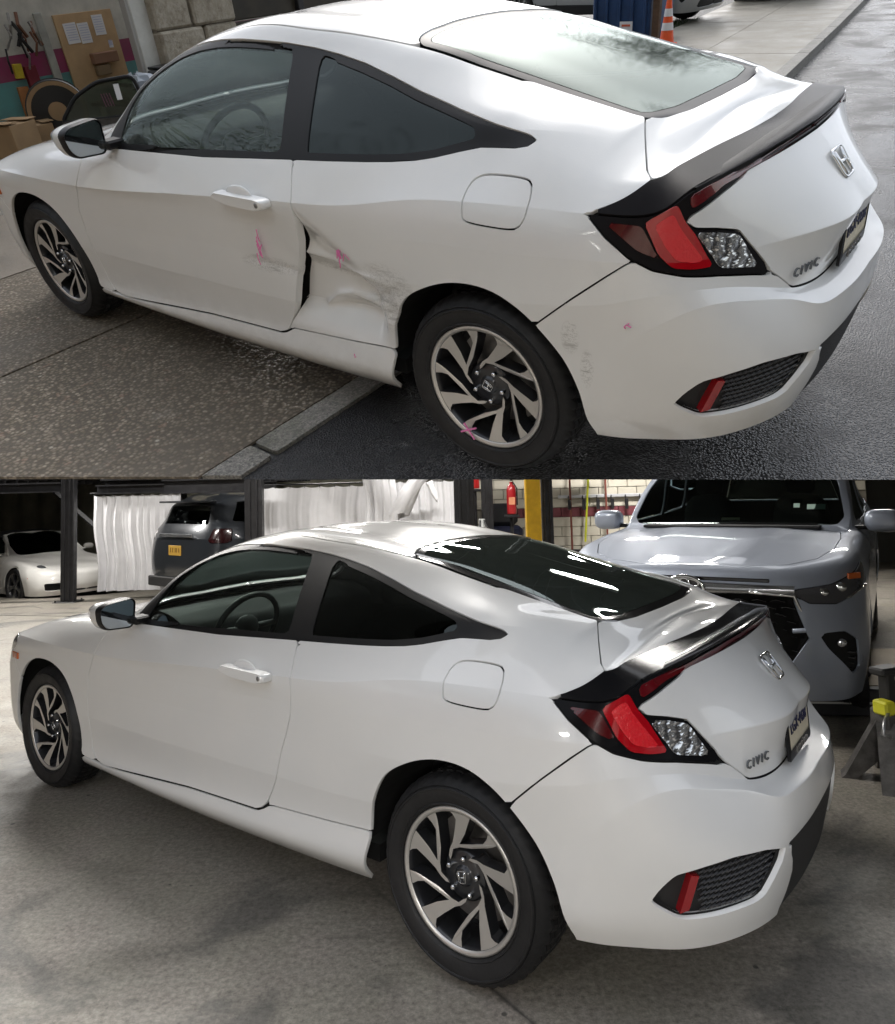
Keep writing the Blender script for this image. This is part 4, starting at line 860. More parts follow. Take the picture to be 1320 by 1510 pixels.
# ------------------------------------------------------------------ the coupe: feature rows from sill to roof, each a curve from nose centre round to tail centre
COUPE_ROWS = [
 {0:(3.56,0,.20),1:(3.53,.40,.20),2:(3.38,.68,.20),3:(3.22,.79,.20),4:(3.06,.82,.19),5:(2.7,.82,.185),6:(2.3,.825,.185),8:(1.4,.825,.172),10:(.5,.825,.19),11:(.2,.83,.21),12:(-.1,.84,.235),13:(-.4,.842,.268),14:(-.54,.795,.272),15:(-.70,.69,.272),16:(-.815,.49,.272),17:(-.855,.25,.27),18:(-.865,0,.27)},
 {0:(3.585,0,.27),1:(3.555,.42,.27),2:(3.42,.71,.27),3:(3.25,.82,.27),4:(3.08,.853,.26),5:(2.7,.856,.25),6:(2.28,.868,.235),8:(1.4,.874,.235),10:(.5,.882,.265),11:(.2,.878,.285),12:(-.1,.87,.31),13:(-.40,.868,.33),14:(-.56,.815,.34),15:(-.72,.70,.34),16:(-.835,.49,.345),17:(-.872,.25,.35),18:(-.88,0,.35)},
 {0:(3.59,0,.34),1:(3.56,.43,.34),2:(3.43,.72,.34),3:(3.26,.83,.34),4:(3.09,.866,.34),5:(2.7,.866,.33),6:(2.26,.862,.29),8:(1.4,.860,.305),10:(.5,.864,.37),11:(.2,.868,.395),12:(-.1,.88,.40),13:(-.40,.876,.42),14:(-.57,.825,.44),15:(-.73,.71,.45),16:(-.848,.49,.465),17:(-.888,.25,.475),18:(-.897,0,.48)},
 {0:(3.59,0,.44),1:(3.56,.44,.44),2:(3.43,.73,.45),3:(3.26,.84,.46),4:(3.10,.874,.46),5:(2.7,.876,.46),6:(2.26,.872,.45),8:(1.4,.866,.45),10:(.5,.870,.47),11:(.2,.878,.49),12:(-.1,.886,.50),13:(-.40,.880,.54),14:(-.545,.845,.65),15:(-.662,.738,.70),15.6:(-.73,.60,.672),16:(-.79,.475,.64),16.5:(-.856,.385,.602),17:(-.885,.255,.60),18:(-.895,0,.60)},
 {0:(3.575,0,.53),1:(3.54,.45,.54),2:(3.41,.72,.57),3:(3.25,.845,.60),4:(3.10,.885,.60),5:(2.7,.886,.60),6:(2.25,.878,.60),8:(1.4,.870,.62),10:(.5,.874,.64),11:(.2,.886,.65),12:(-.1,.892,.66),13:(-.38,.890,.70),14:(-.53,.843,.735),15:(-.64,.728,.735),15.6:(-.698,.60,.705),16:(-.757,.46,.66),16.5:(-.785,.36,.634),17:(-.802,.25,.620),18:(-.806,0,.615)},
 {0:(3.555,0,.61),1:(3.51,.45,.63),2:(3.37,.71,.66),3:(3.22,.84,.69),4:(3.08,.888,.70),5:(2.7,.892,.69),6:(2.24,.884,.69),8:(1.4,.877,.73),10:(.5,.876,.76),11:(.2,.880,.79),12:(-.1,.880,.80),13:(-.36,.880,.82),14:(-.50,.838,.82),15:(-.615,.715,.805),16:(-.715,.49,.79),16.6:(-.788,.35,.79),17:(-.830,.24,.788),18:(-.842,0,.786)},
 {0:(3.53,0,.66),1:(3.48,.45,.68),2:(3.33,.70,.71),3:(3.19,.83,.74),4:(3.06,.888,.75),5:(2.7,.895,.745),6:(2.24,.888,.74),8:(1.4,.883,.78),10:(.5,.876,.82),11:(.2,.868,.86),12:(-.1,.865,.875),13:(-.352,.862,.88),14:(-.50,.820,.88),15:(-.594,.715,.895),16:(-.662,.49,.905),17:(-.717,.24,.914),18:(-.737,0,.916)},
 {0:(3.51,0,.69),1:(3.45,.45,.71),2:(3.30,.69,.74),3:(3.17,.815,.77),4:(3.05,.872,.775),5:(2.7,.893,.772),6:(2.19,.893,.768),8:(1.4,.890,.812),9:(.95,.882,.838),10:(.55,.872,.858),11:(.22,.851,.906),12:(-.06,.842,.922),12.5:(-.2,.84,.926),13:(-.345,.838,.927),14:(-.51,.800,.932),15:(-.578,.71,.982),16:(-.618,.48,.994),17:(-.643,.24,1.0),18:(-.652,0,1.002)},
 {0:(3.49,0,.715),1:(3.42,.43,.735),2:(3.26,.62,.775),3:(3.1,.70,.81),4:(2.95,.74,.835),5:(2.65,.79,.868),6:(2.13,.842,.888),7:(1.83,.830,.926),8:(1.35,.81,.95),9:(.85,.789,.974),10:(.46,.773,.992),11:(.2,.747,1.022),12:(-.02,.716,1.052),12.5:(-.16,.727,1.045),13:(-.31,.748,1.0),14:(-.462,.716,.992),15:(-.487,.60,1.002),16:(-.508,.40,1.008),17:(-.53,.2,1.010),18:(-.537,0,1.010)},
 {0:(3.48,0,.722),1:(3.4,.38,.745),2:(3.22,.54,.795),3:(3.03,.60,.835),4:(2.86,.63,.862),5:(2.6,.66,.90),6:(2.2,.705,.948),7:(1.94,.735,1.02),7.35:(1.83,.625,1.16),7.7:(1.62,.536,1.265),8:(1.42,.510,1.295),9:(.90,.533,1.268),10:(.58,.574,1.22),11:(.26,.645,1.134),12:(-.01,.686,1.086),12.5:(-.16,.665,1.085),13:(-.32,.60,1.06),14:(-.44,.55,1.02),15:(-.47,.46,1.012),16:(-.49,.31,1.018),17:(-.51,.155,1.021),18:(-.515,0,1.022)},
 {0:(3.47,0,.728),1:(3.38,.30,.755),2:(3.18,.42,.81),3:(2.97,.46,.85),4:(2.8,.49,.878),5:(2.55,.52,.915),6:(2.22,.60,.96),7:(2.0,.62,1.03),7.35:(1.83,.55,1.175),7.7:(1.60,.485,1.285),8:(1.40,.462,1.325),9:(.90,.482,1.32),10:(.46,.480,1.268),11:(.2,.478,1.208),12:(-.07,.474,1.143),13:(-.33,.468,1.082),14:(-.43,.42,1.042),15:(-.45,.32,1.026),16:(-.465,.21,1.026),17:(-.48,.105,1.027),18:(-.485,0,1.028)},
 {0:(3.46,0,.734),1:(3.36,.16,.768),2:(3.14,.22,.825),3:(2.92,.24,.862),4:(2.74,.26,.888),5:(2.52,.27,.922),6:(2.25,.30,.965),7:(2.05,.31,1.035),7.35:(1.83,.28,1.19),7.7:(1.60,.25,1.305),8:(1.40,.24,1.348),9:(.90,.24,1.352),10:(.5,.24,1.298),11:(.18,.24,1.23),12:(-.1,.24,1.155),13:(-.36,.235,1.072),14:(-.425,.21,1.048),15:(-.435,.16,1.034),16:(-.445,.105,1.031),17:(-.45,.05,1.031),18:(-.455,0,1.032)},
 {0:(3.45,0,.74),1:(3.35,0,.772),2:(3.12,0,.83),3:(2.9,0,.867),4:(2.72,0,.892),5:(2.5,0,.925),6:(2.26,0,.968),7:(2.07,0,1.038),7.35:(1.83,0,1.195),7.7:(1.60,0,1.312),8:(1.40,0,1.358),9:(.90,0,1.362),10:(.52,0,1.308),11:(.17,0,1.236),12:(-.11,0,1.158),13:(-.365,0,1.07),14:(-.42,0,1.05),15:(-.428,0,1.037),16:(-.432,0,1.035),17:(-.436,0,1.034),18:(-.44,0,1.034)},
]
COUPE_CREASE = (3, 4, 5, 7)
COUPE_ROWS = [{k: (2.9 + (x - 2.9) * .86 if x > 2.9 else x, y, z) for k, (x, y, z) in r.items()} for r in COUPE_ROWS]
def coupe_grid(fine=False):
    S = np.concatenate([np.linspace(i, i + 1, n, endpoint=False) for i, n in enumerate([8,8,8,8,10,12,10,22,20,44,54,44,14,14,14,14,14,12] if fine else [8,8,8,8,10,12,10,22,20,18,16,14,14,14,14,14,14,12])] + [[18.]])
    G, rp = surface(COUPE_ROWS, COUPE_CREASE, S, [4,4,16,20,16,10,6,8,14,6,9,9] if fine else [4,4,6,7,6,5,5,8,14,6,9,9], smooth=5)
    # fair the boot deck between the rear window and the spoiler
    iu = np.where(S >= 13.0)[0]; iw = np.where(rp > 8.0)[0]
    a, b = iu[0], iw[0]
    for _ in range(60):
        B = G.copy()
        B[a+1:-1, b:-1] = .25 * (G[a:-2, b:-1] + G[a+2:, b:-1] + G[a+1:-1, b-1:-2] + G[a+1:-1, b+1:])
        B[a+1:-1, -1] = .5 * (G[a:-2, -1] + G[a+2:, -1]); G = B
    return G, S, rp
# outlines on the bodywork: side ones as (x, z), top ones as (x, |y|), tail ones as ((x + |y|) / sqrt 2, z)
DLO = [(1.955,.936),(1.28,.944),(.81,.966),(.635,.973),(.46,.982),(.36,.989),(.27,.998),(.2,1.010),(.12,1.028),(.055,1.041),(-.06,1.046),(-.105,1.054),(-.115,1.064),(-.09,1.074),(.026,1.092),(.178,1.122),(.346,1.160),(.48,1.196),(.62,1.230),(.75,1.253),(.88,1.271),(1.04,1.286),(1.18,1.294),(1.30,1.299),(1.41,1.298),(1.52,1.290),(1.62,1.270),(1.72,1.228),(1.82,1.165),(1.88,1.10),(1.94,1.02)]
DOOR_GLASS = [(1.845,.957),(.868,.982),(.93,1.13),(.985,1.262),(1.18,1.274),(1.30,1.279),(1.41,1.278),(1.52,1.268),(1.61,1.248),(1.70,1.208),(1.79,1.145),(1.83,1.08),(1.845,1.0)]
QUARTER_GLASS = [(.742,.988),(.62,.994),(.46,1.001),(.34,1.009),(.22,1.026),(.085,1.060),(.10,1.085),(.15,1.098),(.346,1.142),(.48,1.178),(.62,1.210),(.75,1.235),(.838,1.248),(.80,1.15)]
DOOR = [(.800,.975),(.775,.91),(.751,.851),(.748,.78),(.758,.702),(.785,.63),(.818,.557),(.85,.452),(.878,.40),(.908,.352),(.935,.322),(.97,.309),(1.433,.291),(1.9,.257),(2.12,.243),(2.20,.258),(2.238,.30),(2.250,.386),(2.262,.47),(2.262,.544),(2.246,.651),(2.205,.72),(2.167,.779),(2.135,.84),(2.12,.893),(2.0,1.06),(1.9,1.2),(.8,1.25)]
REAR_ARCH = [(.42,.10),(.396,.202),(.38,.29),(.363,.374),(.352,.45),(.330,.515),(.278,.590),(.182,.648),(.082,.682),(-.022,.690),(-.119,.670),(-.209,.618),(-.304,.525),(-.356,.431),(-.383,.331),(-.402,.278),(-.41,.10)]
FRONT_ARCH = [(2.34,.10),(2.335,.20),(2.342,.32),(2.36,.42),(2.41,.53),(2.49,.625),(2.59,.672),(2.70,.685),(2.81,.672),(2.91,.625),(2.99,.535),(3.04,.43),(3.06,.32),(3.065,.10)]
FUEL = [(.007,.980),(-.06,.985),(-.123,.985),(-.153,.979),(-.166,.957),(-.170,.929),(-.167,.894),(-.150,.873),(-.12,.866),(-.06,.865),(.0,.867),(.030,.873),(.040,.892),(.047,.927),(.040,.963)]
LAMP = [(.349,.927),(.30,.945),(.20,1.02),(-.30,1.02),(-.30,.974),(-.117,.974),(.0,.949),(.112,.918),(.122,.906),(.093,.886),(.022,.870),(-.052,.848),(-.184,.703),(-.10,.727),(.019,.757),(.127,.777),(.209,.80),(.266,.832),(.316,.879)]
LAMP_RED = [(.227,.915),(.150,.955),(.128,.91),(.096,.872),(.043,.784),(.10,.788),(.159,.80),(.195,.838)]
LAMP_CORE = [(.205,.908),(.160,.935),(.143,.90),(.115,.862),(.068,.802),(.105,.803),(.150,.818),(.178,.855)]
LAMP_DARK = [(.312,.912),(.233,.908),(.202,.842),(.19,.825),(.246,.85)]
LAMP_CLEAR = [(.095,.877),(.022,.861),(-.048,.839),(-.116,.742),(.017,.773)]
LAMP_STRIP = [(.114,.968),(.06,.978),(-.16,.992),(-.16,.979),(.009,.963),(.110,.935)]
REAR_GLASS = [(.462,.466),(.50,.42),(.535,.30),(.548,.15),(.552,-.2),(-.372,-.2),(-.368,.25),(-.352,.40),(-.325,.452),(-.29,.462),(-.07,.464),(.2,.468)]
WINDSHIELD = [(1.46,-.2),(1.465,.2),(1.50,.40),(1.53,.45),(1.60,.472),(1.83,.545),(2.0,.628),(2.06,.62),(2.10,.3),(2.12,-.2)]
TRUNK_TOP = [(-.30,-.2),(-.31,.44),(-.327,.469),(-.355,.527),(-.383,.582),(-.433,.677),(-.465,.716),(-.60,.735),(-1.2,.74),(-1.2,-.2)]
TRUNK_FACE = [(-.3,.5),(.38,.5),(.392,.632),(.475,.703),(.60,.80),(.80,.84),(.80,1.1),(-.3,1.1)]
SILL = [(.30,.10),(.30,.383),(.368,.379),(.571,.362),(.75,.35),(.896,.340),(.935,.318),(.97,.306),(1.433,.288),(1.9,.254),(2.12,.240),(2.30,.25),(2.36,.25),(2.36,.10)]
BUMPER = [(-.18,.575),(-.236,.625),(-.332,.709),(-.423,.782),(-.47,.817),(-.52,.84),(-1.2,.84),(-1.2,.05),(-.18,.05)]
GRILLE = [(-.61,.414),(-.64,.455),(-.672,.487),(-.73,.500),(-.785,.505),(-.84,.492),(-.872,.466),(-.85,.41),(-.827,.366),(-.75,.366),(-.674,.369)]
VALANCE = [(-.3,.478),(.385,.472),(.352,.43),(.335,.385),(.365,.33),(.405,.285),(.415,.2),(-.3,.2)]
HOOD = [(2.20,-.2),(2.18,.55),(2.2,.70),(2.30,.745),(2.6,.735),(2.94,.685),(3.16,.59),(3.27,.44),(3.33,.2),(3.34,-.2)]
FRONT_BUMPER = [(2.98,.55),(3.02,.60),(3.06,.66),(3.16,.69),(3.30,.70),(3.9,.76),(3.9,.05),(2.98,.05)]
HEADLAMP = [(3.00,.735),(3.07,.69),(3.24,.665),(3.42,.655),(3.47,.68),(3.42,.72),(3.29,.745),(3.16,.775),(3.05,.775)]
def open_curve(pts, n=5):
    """open Catmull-Rom through pts"""
    P = np.asarray(pts, float); P = np.concatenate([P[:1] * 2 - P[1:2], P, P[-1:] * 2 - P[-2:-1]]); out = []
    for i in range(1, len(P) - 2):
        for t in np.linspace(0, 1, n, endpoint=False):
            p0, p1, p2, p3 = P[i-1:i+3]; out.append(.5 * (2*p1 + (p2-p0)*t + (2*p0-5*p1+4*p2-p3)*t*t + (3*p1-p0-3*p2+p3)*t**3))
    return np.array(out + [P[-2]])
REAR_ARCH = [REAR_ARCH[0]] + list(map(tuple, open_curve(REAR_ARCH[1:-1]))) + [REAR_ARCH[-1]]
FRONT_ARCH = [FRONT_ARCH[0]] + list(map(tuple, open_curve(FRONT_ARCH[1:-1]))) + [FRONT_ARCH[-1]]
def dent(V, door):
    """the crash damage on the left flank: metres of inward push at each point; the door edge parts the two panels"""
    x, z = V[:, 0], V[:, 2]; left = V[:, 1] > .6
    S = lambda v: np.clip(v, 0, 1) ** 2 * (3 - 2 * np.clip(v, 0, 1))
    def seg(ax, az, bx, bz):
        e = np.array([bx - ax, bz - az]); L = np.hypot(*e); t = np.clip(((x - ax) * e[0] + (z - az) * e[1]) / L**2, 0, 1)
        return np.hypot(x - ax - t * e[0], z - az - t * e[1]), ((x - ax) * e[1] - (z - az) * e[0]) / L
    ridge = lambda a, w: np.exp(-a / w)
    # behind the door: a triangular facet folded in below a diagonal crease, a ledge, then a beaten hollow with a bulge
    _, s1 = seg(.40, .64, .765, .855)                              # positive below the crease
    dl, _ = seg(.80, .655, .30, .625)
    zl = .655 - .06 * (.80 - x)
    rear = S((x - .37) / .09) * S((1.05 - x) / .05); edge = .04 + .96 * S(-door / .15)
    q = .054 * S(s1 / .13) * S((z - .36) / .10) * rear * edge
    q += .018 * S((zl - z) / .05) * S((z - .40) / .07) * rear * edge
    q -= .015 * ridge(dl, .010) * rear
    def line(pts, w):
        return ridge(np.minimum.reduce([seg(*pts[i], *pts[i+1])[0] for i in range(len(pts) - 1)]), w)
    q -= .027 * line([(.72, .462), (.66, .505), (.58, .528), (.49, .520), (.42, .488)], .017) * rear
    q += .018 * np.exp(-((x - .585) / .09) ** 2 - ((z - .478) / .022) ** 2) + .006 * line([(.70, .45), (.50, .455)], .012) * rear
    q += .010 * np.sin(x * 38 + z * 21) * np.sin(z * 57 - x * 17) * np.exp(-((x - .43) / .10) ** 2 - ((z - .57) / .08) ** 2)
    q -= .013 * line([(.47, .61), (.40, .55), (.37, .48)], .012) * rear
    q += .009 * line([(.66, .655), (.74, .685)], .013) * edge
    q += .007 * np.exp(-((x - .36) / .05) ** 2 - ((z - .56) / .07) ** 2)
    # on the door: a shallow push at its trailing edge
    dd = .010 * np.exp(-((x - .80) / .10) ** 2 - ((z - .60) / .13) ** 2) + .006 * ridge(seg(1.06, .60, .80, .585)[0], .012)
    return np.where(left, np.where(door > 0, dd, q), 0)
def rest_normals(V, N, T):
    fn = np.cross(V[T[:, 1]] - V[T[:, 0]], V[T[:, 2]] - V[T[:, 0]])
    A = np.zeros_like(V)
    for i in range(3): np.add.at(A, T[:, i], fn)
    l = np.linalg.norm(A, axis=1, keepdims=True)
    return np.where(l > 1e-12, A / np.maximum(l, 1e-12), N)
_coupe = {}
def coupe_panels(damaged):
    """every body panel as (name, side, verts, normals, tris)"""
    key = 'fine' if damaged else 'base'
    G, S, rp = coupe_grid(damaged)
    N = grid_normals(G)
    if key not in _coupe:
        V, NN, T = mirror_mesh(G, N)
        n2 = len(V) // 2
        U = np.tile(np.repeat(S, len(rp)), 2); W = np.tile(np.tile(rp, len(S)), 2)
        q = {k: f(V) for k, f in AX.items()}
        q['yz'] = np.stack([np.abs(V[:, 1]), V[:, 2]], 1)
        d = {}
        P = lambda ax, poly: sdf_poly(q[ax], poly)
        side = np.clip((12 - 0 - W) * .05, -1, 1)
        d['dlo'] = np.minimum(P('xz', DLO), (9.45 - W) * .05)
        d['gd'] = P('xz', round_poly(DOOR_GLASS, .02)); d['gq'] = P('xz', round_poly(QUARTER_GLASS, .02))
        d['door'] = np.minimum(P('xz', DOOR), (8.9 - W) * .05)
        arch = np.maximum(P('xz', REAR_ARCH), P('xz', FRONT_ARCH)); d['arch'] = np.minimum(arch, (np.abs(V[:, 1]) - .5))
        d['fuel'] = np.minimum(P('xz', smooth_poly(FUEL, 3)), (8.99 - W) * .05)
        tail = (U - 12.6) * .2
        d['lamp'] = np.minimum.reduce([P('hz', LAMP), tail, (7.0 - W) * .08, (15.9 - U) * .1])
        d['lamp'] = np.maximum(d['lamp'], np.minimum.reduce([(W - 6.80) * .08, (7.0 - W) * .08, (U - 15.3) * .1]))
        d['band'] = np.minimum.reduce([(W - 7.0) * .08, (8.0 - W) * .08, (U - 13.0 - (W - 7.0)) * .14])
        for k, poly in (('lred', LAMP_RED), ('lcore', LAMP_CORE), ('ldark', LAMP_DARK), ('lclear', LAMP_CLEAR), ('lstrip', LAMP_STRIP)):
            d[k] = np.minimum.reduce([P('hz', round_poly(poly, .012)), tail, (7.0 - W) * .08])
        d['rg'] = np.minimum(P('xy', round_poly(REAR_GLASS, .03)), (W - 9.6) * .1); d['rgi'] = d['rg'] - .040
        d['ws'] = np.minimum(P('xy', WINDSHIELD), (W - 9.35) * .1)
        d['ttop'] = np.minimum.reduce([P('xy', TRUNK_TOP), (W - 8.0) * .08, tail])
        d['tface'] = np.minimum.reduce([P('yz', TRUNK_FACE), (W - 4.0) * .08, (7.0 - W) * .08, tail])
        d['bump'] = np.minimum.reduce([P('xz', BUMPER), tail + .08, np.maximum((4.0 - W) * .08, np.abs(V[:, 1]) - .385)])
        d['grille'] = np.minimum.reduce([sdf_poly(np.stack([V[:, 0], V[:, 2]], 1), round_poly(GRILLE, .012)), tail, (3.0 - W) * .08])
        d['val'] = np.minimum.reduce([P('yz', VALANCE), tail, (3.0 - W) * .08])
        d['sill'] = np.minimum(P('xz', SILL), (3.0 - W) * .1)
        d['roof'] = np.minimum.reduce([(W - 10.0) * .1, (U - 7.2) * .1, (11.5 - U) * .1])
        d['hood'] = np.minimum.reduce([P('xy', HOOD), (6.9 - U) * .1, (W - 7.2) * .1])
        d['fb'] = np.minimum(P('xz', FRONT_BUMPER), (5.5 - U) * .1)
        d['hl'] = np.minimum.reduce([P('xz', HEADLAMP), (5.0 - U) * .1, (9 - W) * .1, np.abs(V[:, 1]) - .33])
        d['fend'] = np.minimum.reduce([(7.2 - U) * .1, (V[:, 0] - 2.05), (8.9 - W) * .05 + .02])
        _coupe[key] = (V, NN, T, d, U, W)
    V, NN, T, d, U, W = _coupe[key]
    if damaged:
        V0, D = V, dent(V, d['door']); V = V - NN * D[:, None]; near = np.abs(D) > 1e-4
        for _ in range(2): near[T[near[T].any(1)].ravel()] = True
        # keep the fold at the door edge out of the panels' normals
        dq = dent(V0, np.full(len(V0), -1.)); dr = dent(V0, np.full(len(V0), 1.))
        nq = rest_normals(V0 - NN * dq[:, None], NN, T); nd = rest_normals(V0 - NN * dr[:, None], NN, T)
        NQ, ND = np.where(near[:, None], nq, NN), np.where(near[:, None], nd, NN); VQ, VD = V0 - NN * dq[:, None], V0 - NN * dr[:, None]
    Y = V[:, 1]
    g = .0026
    def region(*inc, exc=()):
        v = np.minimum.reduce([d[i] for i in inc])
        for e in exc: v = np.minimum(v, -d[e])
        return v
    out = []
    def put(name, v, mat, side=None, depth=.014, push=0.0, gap=g):
        VV, NNN = V, NN
        if damaged and name in ('door', 'side_window', 'window_trim'): VV, NNN = VD, ND
        elif damaged: VV, NNN = VQ, NQ
        v = v - gap
        if side is not None: v = np.minimum(v, side * Y - .0)
        v = np.minimum(v, -d['arch'] - .0) if name not in ('glass',) else v
        a, b, c = clip(VV + NNN * push, NNN, T, v)
        if len(c) == 0: return
        if depth: a, b, c = rim(a, b, c, depth, seam=lambda p: abs(p[1]) < 1e-5)
        out.append([name, side, a, b, c, mat])
    tr = np.maximum(d['ttop'], d['tface'])
    for s in (1, -1):
        put('door', region('door', exc=('dlo', 'sill')), 'paint', s, depth=.034 if damaged else .014)
        put('side_sill', region('sill', exc=('door',)), 'paint', s)
        put('fender', region('fend', exc=('door', 'hood', 'fb', 'hl', 'ws', 'sill')), 'paint', s)
        q = np.minimum.reduce([-d['door'], -d['sill'], -d['dlo'], -d['fuel'], -d['lamp'], -d['band'], -tr, -d['bump'], -d['rg'], -d['ws'], -d['roof'], -np.minimum(d['fend'], (8.9 - W) * .05), -d['hood'], -d['fb'], -d['hl']])
        put('quarter_panel', np.minimum(q, U - 6.2), 'paint', s)
        put('fuel_door', region('fuel'), 'paint', s)
        put('window_trim', region('dlo', exc=('gd', 'gq')), 'trim', s, push=-.003, gap=0)
        put('side_window', region('dlo', 'gd'), 'sideglass', s, depth=0, push=-.007, gap=-.004)
        put('quarter_window', region('dlo', 'gq'), 'darkglass', s, depth=0, push=-.007, gap=-.004)
        put('tail_lamp', region('lamp'), 'gloss', s, push=.002)
        put('red_lens', region('lamp', 'lred'), 'red', s, push=.006, depth=.006, gap=0)
        put('light_guide', region('lamp', 'lcore'), 'redcore', s, push=.0075, depth=.002, gap=0)
        put('dark_lens', region('lamp', 'ldark'), 'reddark', s, push=.005, depth=.005, gap=0)
        put('clear_lens', region('lamp', 'lclear'), 'clear', s, push=.005, depth=.005, gap=0)
        put('light_strip', region('lamp', 'lstrip'), 'reddeep', s, push=.005, depth=.005, gap=0)
        put('headlamp', region('hl'), 'clear', s)
        put('bumper_grille', region('grille'), 'matte', s, push=-.028, gap=-.01, depth=0)
    put('roof', region('roof', exc=('ws', 'rg')), 'paint')
    put('rear_window', region('rgi'), 'rearglass', depth=0, push=-.004, gap=0)
    put('window_border', region('rg', exc=('rgi',)), 'border', depth=0, push=-.004)
    put('windshield', region('ws'), 'frontglass', depth=0, push=-.004)
    put('hood', region('hood', exc=('ws',)), 'paint')
    a = len(out)
    put('trunk_lid', region('ttop', exc=('rg', 'band')), 'paint'); put('trunk_lid', region('tface', exc=('lamp',)), 'paint')
    (A, B) = out[a:]; n = len(A[2]); out[a:] = [['trunk_lid', None, np.concatenate([A[2], B[2]]), np.concatenate([A[3], B[3]]), np.concatenate([A[4], B[4] + n]), 'paint']]
    put('spoiler', region('band'), 'gloss', push=.004)
    put('rear_bumper', np.minimum.reduce([d['bump'], -d['lamp'], -d['tface'], -d['grille'], -d['val']]), 'paint', depth=.03)
    put('rear_valance', np.minimum(d['val'], d['bump']), 'matte', push=-.010, gap=-.006, depth=.02)
    put('front_bumper', region('fb', exc=('hood', 'hl')), 'paint')
    # dark inner skin behind the gaps
    v = np.minimum.reduce([-d['dlo'] + .020, -d['rg'] - .02, -d['ws'] - .02, -d['arch'] - .01, (W - .8) * .1, -d['grille'] + .004, -d['val'] + .01])
    a, b, c = clip((VQ if damaged else V) - NN * .016, NN, T, v); out.append(['inner_shell', None, a, b, c, 'inner'])
    return out
